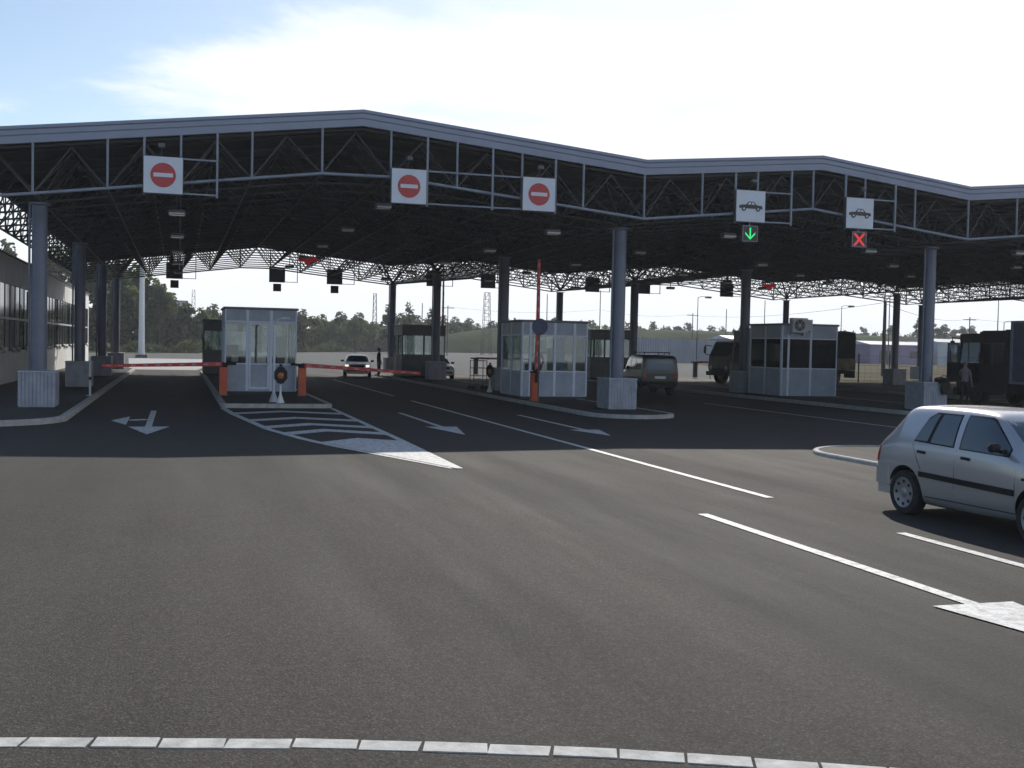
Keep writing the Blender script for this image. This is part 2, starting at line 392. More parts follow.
# ------------------------------------------------------------------ painted markings
def strip(m, pts, w, z=0.009):
    pts = [Vector(p) for p in pts]
    L_, R_ = [], []
    for i, p in enumerate(pts):
        d = (pts[min(i+1, len(pts)-1)]-pts[max(i-1, 0)]).normalized(); n = Vector((-d.y, d.x))*w/2
        L_.append(p+n); R_.append(p-n)
    vs = [(p.x, p.y, z) for p in L_]+[(p.x, p.y, z) for p in R_]; k = len(pts)
    return m.add(vs, [(i, k+i, k+i+1, i+1) for i in range(k-1)])
def poly(m, pts, z=0.009): return m.add([(x, y, z) for x, y in pts], [tuple(range(len(pts)))])
def mark(m): return tag(m.build('road_marking', 'mark', fix=False), kind='structure')
m = MB(); strip(m, [(8.46, 14.73), (8.46, 41.5)], 0.14); mark(m)
m = MB(); strip(m, [(8.47, 9.0), (8.47, 11.6)], 0.14); mark(m)
m = MB(); strip(m, [(20.3, 27.7), (20.4, 41)], 0.13); mark(m)
m = MB(); strip(m, [(8.46, 45), (8.46, 64)], 0.12); mark(m)
def arrow(x, ytail, yhead, ytip, hw=0.42, sw=0.15):
    m = MB(); strip(m, [(x, yhead-0.001), (x-0.02, ytail)], sw); poly(m, [(x-hw, yhead), (x, ytip), (x+hw, yhead)][::1], 0.0115); mark(m)
arrow(6.64, 34.3, 28.6, 26.0); arrow(10.25, 33.4, 27.5, 25.6)
arrow(6.72, 13.4, 8.15, 5.7)
m = MB(); strip(m, [(-0.70, 28.7), (-0.70, 35.0)], 0.16); poly(m, [(-1.17, 28.7), (-0.68, 26.4), (-0.2, 28.7)], 0.0115)
strip(m, [(-0.78, 31.3), (-1.25, 30.9)], 0.42); poly(m, [(-1.27, 32.4), (-1.68, 30.8), (-1.25, 29.3)], 0.0115); mark(m)
# hatched nose in front of the first island
lft = [(1.36, 36.45), (1.55, 33.5), (2.12, 27.9), (2.65, 25.2), (3.14, 23.4), (4.68, 19.05)]; rgt = [(4.80, 36.45), (4.80, 24.8), (4.74, 19.0)]
m = MB(); strip(m, lft, 0.20); strip(m, rgt, 0.16, 0.0105)
def lx(y):
    for a, b in zip(lft, lft[1:]):
        if b[1] <= y <= a[1]: t = (a[1]-y)/(a[1]-b[1]); return a[0]+(b[0]-a[0])*t
    return lft[-1][0]
for yb in (34.1, 31.2, 28.8, 26.8):
    xl = lx(yb); xm = (xl+4.8)/2-0.1; wv = 0.8
    poly(m, [(xl, yb-wv), (xm, yb+1.1-wv), (xm, yb+1.1), (xl, yb)][::-1], 0.0125)
    poly(m, [(xm, yb+1.1-wv), (4.76, yb-wv), (4.76, yb), (xm, yb+1.1)][::-1], 0.0125)
poly(m, [(2.95, 24.2), (4.72, 18.9), (4.84, 24.4), (3.9, 25.2)], 0.0165); mark(m)
# older, coarser asphalt beyond a ragged paving joint
rs = random.Random(5); pts = []
for i in range(60):
    t = i/59; pts.append((4.5+0.10*math.sin(t*7)+rs.uniform(-0.02, 0.02)+(0.25*t*t), 15.5-13.0*t))
sheet('asphalt_patch', [(-30, 15.5)]+[(-30, 2.5)]+pts[::-1], 0.003, 'oldasphalt')

# ------------------------------------------------------------------ canopy
PROF = [(-5.98, 7.66), (5.15, 9.06), (14.22, 8.2), (20.6, 8.77), (26.5, 8.09), (35.7, 8.97), (45, 8.1), (51, 8.68), (57.2, 8.1), (66.4, 8.97), (76.0, 8.05)]
def prof(x):
    for a, b in zip(PROF, PROF[1:]):
        if x <= b[0]: t = (x-a[0])/(b[0]-a[0]); return a[1]+(b[1]-a[1])*t
    return PROF[-1][1]
ROWX = dict(A=-3.9, B=14.19, C=26.46, D=44.95, E=57.2, F=75.6)
COLTOP = dict(A=6.02, B=6.2, C=6.1, D=6.1, E=6.1)
ROWY = [35.03+13.86*k for k in range(4)]
bx = [-5.86, -3.87, -1.95, 0.0, 1.96, 3.96, 5.99, 8.02, 10.08, 12.1, 14.17, 16.2, 18.2, 20.27, 22.27, 24.27]
for a, b, n in (('C', 'D', 9), ('D', 'E', 6), ('E', 'F', 9)):
    for i in range(n): bx.append(ROWX[a]+(ROWX[b]-ROWX[a])*i/n)
bx.append(ROWX['F'])
by = [33.05]+[35.03+13.86*i/7 for i in range(22)]+[78.6]
tx = [bx[0]+0.0]+[(a+b)/2 for a, b in zip(bx, bx[1:])]+[bx[-1]+0.0]
ty = [33.35]+[(a+b)/2 for a, b in zip(by, by[1:])][0:]+[78.35]
canopy = thing('canopy', (0, 33, 0), 'huge folded steel canopy roof with blue grey fascia spanning all lanes', 'canopy')
OY = 33.0
BPROF = [(-6, 5.8), (-3.87, 6.06), (3.93, 7.10), (5.95, 7.13), (14.17, 6.31), (20.27, 6.96), (26.4, 6.23), (35.0, 7.08), (36.5, 7.08), (44.95, 6.2), (51, 6.8), (57.2, 6.2), (66.4, 7.08), (75.7, 6.2)]
def zb(x):
    for a, b in zip(BPROF, BPROF[1:]):
        if x <= b[0]: return a[1]+(b[1]-a[1])*(x-a[0])/(b[0]-a[0])
    return BPROF[-1][1]
def zt(x): return prof(x)-0.62
m = MB()
deckx = [p[0] for p in PROF]; deckx[-1] = 76.0
for (xa, za), (xb, zb_) in zip(PROF, PROF[1:]):
    m.mi = 0
    m.add([(xa, 33.16-OY, za-0.06), (xb, 33.16-OY, zb_-0.06), (xb, 78.75-OY, zb_-0.06), (xa, 78.75-OY, za-0.06)], [(0, 1, 2, 3)])
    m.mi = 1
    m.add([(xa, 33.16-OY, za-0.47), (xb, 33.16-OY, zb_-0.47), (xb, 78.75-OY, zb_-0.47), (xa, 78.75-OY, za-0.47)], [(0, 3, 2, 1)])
m.build('roof_deck', ['rooftop', 'deck'], canopy, fix=False)
# purlins under the deck
m = MB()
for y in ty:
    for (xa, za), (xb, z2) in zip(PROF, PROF[1:]):
        m.tube((xa, y-OY, za-0.53), (xb, y-OY, z2-0.53), 0.05, 4, caps=False)
m.build('purlins', 'frame_dark', canopy, fix=False)
# fascia: profiled band following the folds, with two recessed grooves
fp = [(0.10, 0.0), (0.0, -0.012), (-0.01, -0.10), (0.03, -0.112), (0.03, -0.125), (0.008, -0.14), (0.012, -0.26), (0.035, -0.272), (0.035, -0.285), (0.016, -0.30), (0.02, -0.49), (0.10, -0.50)]
def fascia(y, sgn, name):
    m = MB(); n = len(PROF); k = len(fp)
    vs = [(x, y-OY+sgn*d, z+h) for (x, z) in PROF for (d, h) in fp]
    for i in range(n-1):
        for j in range(k-1):
            m.mi = 1 if j in (3, 7) else 0
            m.f.append((i*k+j, (i+1)*k+j, (i+1)*k+j+1, i*k+j+1)); m.m.append(m.mi)
    m.v = vs
    return m.build(name, ['fascia', 'fascia_d'], canopy)
fascia(33.0, 1, 'front_fascia'); fascia(78.9, -1, 'rear_fascia')
z0 = PROF[0][1]; zE = PROF[-1][1]
MB().box(-6.03, -5.98, 0.12, 45.8, z0-0.47, z0).build('side_fascia', 'fascia', canopy)
MB().box(76.0, 76.05, 0.12, 45.8, zE-0.47, zE).build('side_fascia', 'fascia', canopy)
# front posts and edge chord
m = MB(); rr = 0.042
for x in bx:
    m.tube((x, 33.05-OY, zb(x)), (x, 33.05-OY, prof(x)-0.49), 0.036, 8, caps=False)
for a, b in zip(bx, bx[1:]): m.tube((a, 33.05-OY, zb(a)), (b, 33.05-OY, zb(b)), 0.046, 8, caps=False)
m.build('front_edge_frame', 'chord', canopy, smooth=True, fix=False)
m = MB()
for x in bx: m.tube((x, 78.6-OY, zb(x)), (x, 78.6-OY, prof(x)-0.49), rr, 6, caps=False)
for a, b in zip(bx, bx[1:]): m.tube((a, 78.6-OY, zb(a)), (b, 78.6-OY, zb(b)), 0.05, 6, caps=False)
m.build('rear_edge_frame', 'frame_dark', canopy, fix=False)
m = MB()
for y in by: m.tube((bx[0]-0.05, y-OY, zb(bx[0])), (bx[0]-0.05, y-OY, z0-0.5), 0.03, 5, caps=False)
for zr in (zb(bx[0]), z0-0.52): m.tube((bx[0]-0.05, 0.1, zr), (bx[0]-0.05, 45.6, zr), 0.03, 5, caps=False)
m.build('side_edge_frame', 'frame_dark', canopy, fix=False)
m = MB()
for i, x in enumerate(bx):
    for j, y in enumerate(by):
        if j+1 < len(by): m.tube((x, y-OY, zb(x)), (x, by[j+1]-OY, zb(x)), 0.03, 5, caps=False)
        if i+1 < len(bx) and j > 0 and j < len(by)-1: m.tube((x, y-OY, zb(x)), (bx[i+1], y-OY, zb(bx[i+1])), 0.034, 5, caps=False)
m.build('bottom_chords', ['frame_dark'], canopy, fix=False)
m = MB()
for i, x in enumerate(tx):
    for j, y in enumerate(ty):
        if j+1 < len(ty): m.tube((x, y-OY, zt(x)), (x, ty[j+1]-OY, zt(x)), 0.045, 4, caps=False)
m.build('top_chords', 'frame_dark', canopy, fix=False)
m = MB()
for i, x in enumerate(bx):
    for j, y in enumerate(by):
        for di in (0, 1):
            for dj in (0, 1):
                X = tx[min(i+di, len(tx)-1)]; Y = ty[min(j+dj, len(ty)-1)]
                r = 0.024
                near = any(abs(x-cx_) < 0.1 for cx_ in ROWX.values()) and any(abs(y-cy_) < 0.2 for cy_ in ROWY)
                if near: r = 0.06
                m.tube((x, y-OY, zb(x)), (X, Y-OY, zt(X)), r, 4, caps=False)
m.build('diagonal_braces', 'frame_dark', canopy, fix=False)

# ------------------------------------------------------------------ columns
def column_proto(name, label, H):
    t = thing(name, (0, 0, 0), label, 'column', 'canopy columns')
    MB().lathe([(0.0, 0), (0.215, 0), (0.215, H-0.1), (0.20, H-0.06), (0.30, H-0.05), (0.30, H), (0, H)], 28).build('shaft', 'steel', t, smooth=True)
    m = MB(); w, l, h = 0.50, 0.56, 1.0
    n = 10
    for s_ in (-1, 1):
        for i in range(n):
            a = -w+2*w*i/n; b = a+2*w/n
            m.box(a+0.012, b-0.012, *sorted((s_*l, s_*(l-0.02))), 0.03, h)
            c = -l+2*l*i/n; d = c+2*l/n
            m.box(*sorted((s_*w, s_*(w-0.02))), c+0.012, d-0.012, 0.03, h)
    m.box(-w+0.02, w-0.02, -l+0.02, l-0.02, 0, h-0.005)
    p = m.build('plinth', 'plinth', t)
    MB().bbox(-w-0.02, w+0.02, -l-0.02, l+0.02, h, h+0.035, 0.01).build('cap', 'plinthcap', p)
    MB().tube((-0.27, -0.05, 1.03), (-0.27, -0.05, H-0.05), 0.035, 8).build('downpipe', 'steel', t)
    return t
LROW = dict(A='beside the white building', B='behind the square white booth by the raised barrier', C='in the row to the right of the booth with the air conditioner', D='in the far right row near the canvas truck')
LK = ['nearest column of the row %s, at the canopy front', 'second column back in the row %s', 'third column back in the row %s', 'rearmost column of the row %s']
SPECIAL = {('A', 0): 'thick blue grey column at the canopy front, leftmost, beside the white building',
 ('B', 0): 'thick blue grey column at the canopy front on the kerbed nose beside the parked dark van',
 ('C', 0): 'thick blue grey column at the canopy front just behind the silver hatchback, black bag on its plinth'}
for row in 'ABCDE':
    proto = None
    for k in range(4):
        if row == 'E' and k < 3: continue
        if row == 'E': lab = 'distant column hidden behind the front right column at the canopy rear'
        else: lab = SPECIAL.get((row, k), LK[k] % LROW[row])
        loc = (ROWX[row], ROWY[k], 0.13)
        if proto is None: proto = column_proto('canopy_column', lab, COLTOP[row]-0.13); proto.location = loc
        else: copy_tree(proto, loc, lab)

# ------------------------------------------------------------------ lane signs on the front
def car_picto(m, cx_, cz, s, y):
    body = [(-0.40, -0.02), (-0.40, 0.06), (-0.30, 0.085), (-0.17, 0.09), (-0.08, 0.19), (0.10, 0.19), (0.20, 0.085), (0.38, 0.07), (0.40, 0.02), (0.40, -0.03)]
    if s < 0: pass
    k = abs(s); sg = 1 if s > 0 else -1
    m.mi = 0; m.prismy([(cx_+x*k*sg, cz+z*k) for x, z in body][::sg], y-0.012, y)
    m.mi = 1; m.prismy([(cx_+x*k*sg, cz+z*k) for x, z in [(-0.12, 0.095), (-0.065, 0.165), (0.0, 0.165), (0.0, 0.095)]][::sg], y-0.016, y-0.0121)
    m.prismy([(cx_+x*k*sg, cz+z*k) for x, z in [(0.03, 0.095), (0.03, 0.165), (0.085, 0.165), (0.14, 0.095)]][::sg], y-0.016, y-0.0121)
    for wx in (-0.24, 0.25):
        m.mi = 0; m.lathe([(0, -0.018), (0.075*k, -0.018), (0.075*k, 0)], 18, (cx_+wx*k*sg, y, cz-0.035*k), 'y')
        m.mi = 1; m.lathe([(0, -0.022), (0.032*k, -0.022), (0.032*k, -0.0185)], 14, (cx_+wx*k*sg, y, cz-0.035*k), 'y')
def sign_box(t, x0, z0=0.0, w=1.08, h=1.05, back=False):
    MB().bbox(x0, x0+w, -0.09, 0.09, z0, z0+h, 0.012).build('sign_casing', 'signback', t)
    if not back: MB().box(x0+0.02, x0+w-0.02, -0.097, -0.0905, z0+0.02, z0+h-0.02).build('sign_face', 'signwhite', t)
def frame_posts(xs, hs, zlo=6.3):
    m = MB()
    for x in xs: m.box(x-0.032, x+0.032, -0.03, 0.03, zlo-6.3, prof(x)-0.5-6.3)
    return m
def no_entry(t, cx_, cz):
    MB().lathe([(0, -0.112), (0.335, -0.112), (0.34, -0.108), (0.34, -0.0975)], 40, (cx_, 0, cz), 'y').build('red_disc', 'signred', t)
    MB().box(cx_-0.26, cx_+0.26, -0.118, -0.1125, cz-0.055, cz+0.055).build('white_bar', 'signwhite', t)
SY = 32.88
def sign_thing(x, label, kind, xs, rails, zsh=0.0):
    t = thing('lane_sign', (0, SY, 6.3+zsh), label, 'sign', 'lane signs on the canopy front')
    sign_box(t, x)
    cx_, cz = x+0.54, 0.525
    for q in xs: MB().box(q-0.03, q+0.03, -0.02, 0.04, -0.03, prof(q)-0.5-6.3-zsh).build('hanging_post', 'chord', t)
    for rl in rails or ():
        for zr in (0.05, 1.02): MB().box(rl[0]+0.002, rl[1]-0.002, -0.02, 0.03, zr-0.022, zr+0.022).build('rail', 'chord', t)
    if kind == 'stop': no_entry(t, cx_, cz)
    else:
        m = MB(); car_picto(m, cx_, cz-0.05, 1.05, -0.0975); m.build('car_symbol', ['signblack', 'signwhite'], t)
    # small spot light above the sign
    m = MB(); m.tube((cx_-0.05, -0.02, 1.05), (cx_-0.05, -0.32, 1.3), 0.015, 6); m.bbox(cx_-0.14, cx_+0.04, -0.42, -0.26, 1.24, 1.36, 0.02); m.build('spot_light', 'signback', t)
    return t
s1 = sign_thing(-1.01, 'no entry sign over the leftmost lane, above the arrow that points two ways', 'stop', [-0.98, 0.99], ((0.07, 0.96),), -0.09)
s2 = sign_thing(5.96, 'middle one of the three no entry signs, left of a long rail frame', 'stop', [7.07, 9.1], ((7.10, 9.07),), 0.02)
s3 = sign_thing(10.02, 'rightmost of the three no entry signs, at the right end of a rail frame', 'stop', [11.12], ((9.13, 10.02),), 0.02)
s4 = sign_thing(17.28, 'white car symbol sign with the lit green arrow below it', 'car', [17.31, 19.36], ((18.36, 19.33),), 0.06)
s5 = sign_thing(21.38, 'white car symbol sign with the lit red cross below it', 'car', [21.41, 23.36], ((22.46, 23.33),), 0.05)
def led(t, cx_, zt_, kind):
    z1 = zt_; z0_ = zt_-0.52; w = 0.28
    p = MB().bbox(cx_-w, cx_+w, -0.07, 0.07, z0_, z1, 0.012).build('signal_box', 'signblack', t)
    m = MB(); b = 0.025
    m.box(cx_-w, cx_+w, -0.078, -0.0705, z1-b, z1); m.box(cx_-w, cx_+w, -0.078, -0.0705, z0_, z0_+b)
    m.box(cx_-w, cx_-w+b, -0.078, -0.0705, z0_+b, z1-b); m.box(cx_+w-b, cx_+w, -0.078, -0.0705, z0_+b, z1-b); m.build('rim', 'chord', p)
    cz = (z0_+z1)/2; m = MB()
    if kind == 'g':
        m.box(cx_-0.025, cx_+0.025, -0.079, -0.0712, cz-0.12, cz+0.19)
        for s_ in (-1, 1):
            m.prismy([(cx_, cz-0.20), (cx_+s_*0.18, cz-0.02), (cx_+s_*0.18, cz+0.045), (cx_, cz-0.135)][::s_], -0.080, -0.0715)
        m.build('green_arrow', 'ledg', p)
    else:
        for s_ in (-1, 1):
            m.prismy([(cx_-s_*0.24, cz-0.20), (cx_-s_*0.15, cz-0.22), (cx_+s_*0.24, cz+0.20), (cx_+s_*0.15, cz+0.22)][::s_], -0.080-0.001*(s_+1), -0.0715)
        m.build('red_cross', 'ledr', p)
    MB().box(cx_-0.02, cx_+0.02, -0.01, 0.01, z1, 0).build('bracket', 'chord', t)
led(s4, 17.28+0.56, -0.10, 'g'); led(s5, 21.38+0.56, -0.09, 'r')

# signs facing the other way on the rear edge
backlab = []
BS = [(-0.88, 1, 'above the lane left of the front booth'), (5.93, 1, 'just right of the front booth roof'), (9.9, 1, 'above the white saloon with headlights on'),
      (17.05, 0, 'half hidden behind a dark column in the middle'), (21.1, 0, 'left of the dark column by the raised barrier'), (29.25, 0, 'left of the thick column near the van'),
      (33.4, 0, 'above the dark van'), (40.45, 0, 'beside the column left of the air conditioned booth')]
for x, low_, wh in BS:
    zz_ = 6.2 if x < 15 else 6.32
    t = thing('lane_sign', (0, 78.9, zz_), 'dark square rear lane sign '+wh, 'sign', 'lane signs on the canopy rear')
    sign_box(t, x, back=True)
    MB().box(x+1.9, x+1.95, -0.02, 0.02, 0.02, prof(x+1.9)-zz_-0.5).build('hanging_post', 'frame_dark', t)
    MB().box(x+0.05, x+0.1, -0.02, 0.02, 1.04, prof(x)-zz_-0.5).build('hanging_post', 'frame_dark', t)
    MB().box(x+1.08, x+1.95, -0.02, 0.02, 0.02, 0.06).build('rail', 'frame_dark', t)
    if low_: MB().bbox(x+0.28, x+0.82, -0.07, 0.07, -0.62, -0.1, 0.012).build('signal_box', 'signblack', t)
for x, y, z, lab in ((6.0, 60, 6.35, 'red signal panel hanging inside the canopy above the front booth'), (38.6, 69, 6.5, 'red signal panel hanging inside the canopy right of the middle columns')):
    t = thing('lane_signal', (x, y, z), lab, 'signal')
    MB().prismy([(0, 0.28), (0.05, 0.02), (0.3, 0.06), (0.38, -0.12), (0.6, -0.16), (0.66, 0.04), (1.0, 0.06), (1.0, 0.28)], -0.05, 0.05).build('panel', 'ledred_dim', t)
    MB().box(0.2, 0.24, -0.02, 0.02, 0.28, prof(x)-z-0.5).build('hanging_rod', 'frame_dark', t)
    MB().box(0.8, 0.84, -0.02, 0.02, 0.28, prof(x)-z-0.5).build('hanging_rod', 'frame_dark', t)

# floodlights under the canopy
def floodlight():
    t = thing('floodlight', (0, 0, 0), 'x', 'floodlight', 'floodlights hung under the canopy')
    MB().bbox(-0.26, 0.26, -0.16, 0.16, 0, 0.16, 0.03).build('housing', 'signback', t)
    MB().box(-0.23, 0.23, -0.175, -0.161, 0.015, 0.06).box(-0.22, 0.22, -0.13, 0.13, -0.008, -0.001).build('lens', 'lens', t)
    MB().box(-0.02, 0.02, -0.02, 0.02, 0.16, 0.75).build('hanging_rod', 'frame_dark', t)
    return t
fl = None
for xi, xx in enumerate((-0.1, 6.3, 12.1, 18.7, 24.5, 31.2, 38)):
    for yi, yy in enumerate((36.0, 44.0, 52.0, 60.0, 68.0)):
        lab = 'small floodlight hanging from the dark underside of the canopy'
        if yi == 0:
            lab = ['floodlight just below the leftmost no entry sign', 'floodlight beside the middle no entry sign', 'floodlight right of the rightmost no entry sign',
                   'floodlight left of the green arrow sign', 'floodlight right of the red cross signal', 'floodlight under the canopy at the right picture edge', 'floodlight beyond the right end of the view'][xi]
            if xi == 6: continue
        loc = (xx, yy, prof(xx)-2.42)
        if fl is None: fl = floodlight(); fl.location = loc; fl['label'] = lab
        else: copy_tree(fl, loc, lab)

# ------------------------------------------------------------------ booths
def booth(label, x0, y0, w, d, z0, H, sill=0.95, wtop=2.4, fbays=(0.33, 0.66), sbays=(0.5,), glass='glass', panel='booth', door=None, frame='boothf', fit=True):
    """x0,y0 = near left corner; front faces -Y"""
    t = thing('booth', (x0, y0, z0), label, 'booth', 'passport control booths')
    th = 0.06; fw_ = 0.05
    low = MB(); upb = MB(); fr = MB()
    MB().box(0.05, w-0.05, 0.05, d-0.05, -0.13, 0.0).build('base', 'interior', t)
    # lower wall panels, split by fine joints
    def wallrun(mb, a, b, z_a, z_b, side):
        if side == 'f': mb.box(a, b, 0, th, z_a, z_b)
        if side == 'b': mb.box(a, b, d-th, d, z_a, z_b)
        if side == 'l': mb.box(0, th, a, b, z_a, z_b)
        if side == 'r': mb.box(w-th, w, a, b, z_a, z_b)
    for side, L_, bays in (('f', w, fbays), ('b', w, (0.5,)), ('l', d, sbays), ('r', d, sbays)):
        o = 0.0 if side in 'fb' else th+0.002
        e = L_-o
        cuts = [o]+[c*L_ for c in bays]+[e]
        for i, (a, b) in enumerate(zip(cuts, cuts[1:])):
            wallrun(low, a+0.004, b-0.004, 0, sill, side); wallrun(upb, a+0.004, b-0.004, wtop, H-0.09, side)
            # frame members standing 12 mm proud
            g_ = MB(); 
            q = 0.012
            if side == 'f':
                fr.box(a, a+fw_, -q, th*0.9, 0.02, H-0.1); fr.box(b-fw_, b, -q, th*0.9, 0.02, H-0.1)
                fr.box(a+fw_, b-fw_, -q, th*0.9, sill, sill+0.05); fr.box(a+fw_, b-fw_, -q, th*0.9, wtop-0.05, wtop)
                g_.box(a+fw_, b-fw_, 0.02, 0.03, sill+0.05, wtop-0.05)
            elif side == 'b':
                fr.box(a, a+fw_, d-th*0.9, d+q, 0.02, H-0.1); fr.box(b-fw_, b, d-th*0.9, d+q, 0.02, H-0.1)
                g_.box(a+fw_, b-fw_, d-0.03, d-0.02, sill, wtop)
            else:
                xa, xb = (-q, th*0.9) if side == 'l' else (w-th*0.9, w+q)
                fr.box(xa, xb, a, a+fw_, 0.02, H-0.1); fr.box(xa, xb, b-fw_, b, 0.02, H-0.1)
                fr.box(xa, xb, a+fw_, b-fw_, sill, sill+0.05); fr.box(xa, xb, a+fw_, b-fw_, wtop-0.05, wtop)
                gx = 0.02 if side == 'l' else w-0.03
                g_.box(gx, gx+0.01, a+fw_, b-fw_, sill+0.05, wtop-0.05)
            g_.build('window', glass, t)
    low.build('lower_wall', panel, t); upb.build('upper_wall', panel, t); fr.build('frame', frame, t)
    MB().bbox(-0.06, w+0.06, -0.06, d+0.06, H-0.09, H, 0.02).build('roof', 'roofcap', t)
    MB().box(th, w-th, th, d-th, 0.0, 0.03).box(th, w-th, th, d-th, H-0.14, H-0.1).build('floor_and_ceiling', 'interior', t)
    if door is not None:
        a = w*door[0]+0.06; b = w*door[1]-0.06
        dr = MB().box(a, a+0.07, -0.03, -0.013, 0.08, wtop-0.06).box(b-0.07, b, -0.03, -0.013, 0.08, wtop-0.06).box(a+0.07, b-0.07, -0.03, -0.013, 0.08, 0.17).box(a+0.07, b-0.07, -0.03, -0.013, wtop-0.13, wtop-0.06).build('door', frame, t)
        MB().bbox(b-0.05, b-0.02, -0.08, -0.03, 0.98, 1.12, 0.008).build('handle', 'chrome', dr)
    if fit:
        MB().box(0.25, w-0.25, d*0.45, d*0.45+0.5, 0.70, 0.74).box(0.3, 0.34, d*0.45, d*0.45+0.5, 0.03, 0.70).box(w-0.34, w-0.3, d*0.45, d*0.45+0.5, 0.03, 0.70).build('desk', 'desk', t)
        m = MB(); m.bbox(w*0.22, w*0.22+0.4, d*0.5, d*0.5+0.06, 0.95, 1.27, 0.01); m.box(w*0.22+0.18, w*0.22+0.22, d*0.5+0.02, d*0.5+0.05, 0.74, 0.95); m.build('monitor', 'black', t)
        m = MB(); m.bbox(w*0.6, w*0.6+0.42, d*0.3, d*0.3+0.08, 0.75, 1.3, 0.03); m.bbox(w*0.6, w*0.6+0.42, d*0.3, d*0.3+0.42, 0.45, 0.52, 0.02); m.tube((w*0.6+0.2, d*0.3+0.2, 0.03), (w*0.6+0.2, d*0.3+0.2, 0.46), 0.03); m.build('chair', 'black', t)
        m = MB()
        for i in range(3): m.box(th+0.12, th+0.42, d-0.35, d-0.1, 1.0+0.35*i, 1.02+0.35*i)
        m.box(w-0.5, w-0.2, d-0.3, d-0.1, 0.9, 1.25); m.build('shelf', 'desk', t)
    return t
bA = booth('pale blue glazed booth with a middle door, behind two orange barrier cabinets', 1.62, 42.5, 2.62, 2.9, 0.27, 3.13, 1.0, 2.62, (0.31, 0.64), (0.5,), door=(0.31, 0.64))
bB = booth('pale blue glazed booth with a person inside, behind the raised red and white barrier', 12.80, 41.5, 2.72, 2.9, 0.20, 3.0, 0.97, 2.42, (0.13, 0.50, 0.80), (0.5,))
MB().box(1.45, 1.95, 0.5, 0.54, 0.9, 2.3).build('notice_board', 'poster', bB)
MB().box(0.62, 1.0, 0.035, 0.04, 1.75, 2.2).build('notice', 'curtain', bB)
MB().box(1.95, 2.45, 2.3, 2.7, 0.03, 1.9).build('cupboard', 'desk', bB)
MB().box(0.25, 0.5, 0.045, 0.05, 1.1, 1.35).build('notice', 'curtain', bA)
MB().box(0.1, 0.6, 2.2, 2.7, 0.03, 1.7).build('cupboard', 'interior', bA)
MB().box(1.85, 2.4, 1.6, 1.7, 1.25, 2.05).build('notice_board', 'curtain', bA)
bC = booth('booth with an air conditioner on its front and two dark window panes', 26.0, 44.6, 2.85, 2.95, 0.16, 3.28, 1.22, 2.62, (0.12, 0.52), (0.5,), glass='glassdark')
booth('small dark far booth seen just left of the front pale booth', 1.35, 66, 2.6, 3, 0.2, 3.1, 1.3, 2.5, (0.5,), (0.5,), panel='boothdark', frame='boothdark')
booth('small dark far booth beside the person in black and the white saloon', 12.95, 66.5, 2.65, 3, 0.2, 3.1, 1.25, 2.5, (0.5,), (0.5,), panel='boothdark', frame='boothdark')
booth('dark far booth seen between the pale booth and the thick column on the kerbed nose', 25.1, 66.5, 2.7, 3, 0.2, 3.1, 1.3, 2.5, (0.35, 0.6), (0.5,), panel='boothdark', frame='boothdark')
booth('dark booth standing directly behind the air conditioned booth', 27.2, 50.2, 1.7, 1.25, 0.16, 3.0, 1.2, 2.5, (0.5,), (), glass='glassdark', panel='boothdark', frame='boothdark')
# air conditioner on the third booth
t = thing('air_conditioner', (26.3, 44.35, 3.02), 'white air conditioner unit with a round fan on the upper corner of a booth', 'air conditioner')
MB().bbox(0, 0.78, -0.12, 0.2, 0, 0.66, 0.02).build('casing', 'plinthcap', t)
MB().box(0.78, 1.1, 0.02, 0.18, 0.1, 0.6).build('side_duct', 'plinthcap', t)
MB().lathe([(0, -0.128), (0.27, -0.128), (0.27, -0.121)], 28, (0.36, 0, 0.33), 'y').build('fan_opening', 'black', t)
m = MB()
for r_ in (0.10, 0.17, 0.25): m.lathe([(r_-0.008, -0.14), (r_+0.008, -0.14), (r_+0.008, -0.13), (r_-0.008, -0.13), (r_-0.008, -0.14)], 28, (0.36, 0, 0.33), 'y')
for i in range(6):
    a = i*math.pi/3; m.tube((0.36, -0.135, 0.33), (0.36+0.26*math.cos(a), -0.135, 0.33+0.26*math.sin(a)), 0.006, 4)
m.lathe([(0, -0.142), (0.06, -0.142), (0.06, -0.12)], 16, (0.36, 0, 0.33), 'y'); m.build('fan_grille', 'plinthcap', t)
MB().box(0.05, 0.09, 0.05, 0.25, -0.12, 0).box(0.68, 0.72, 0.05, 0.25, -0.12, 0).build('bracket', 'chrome', t)

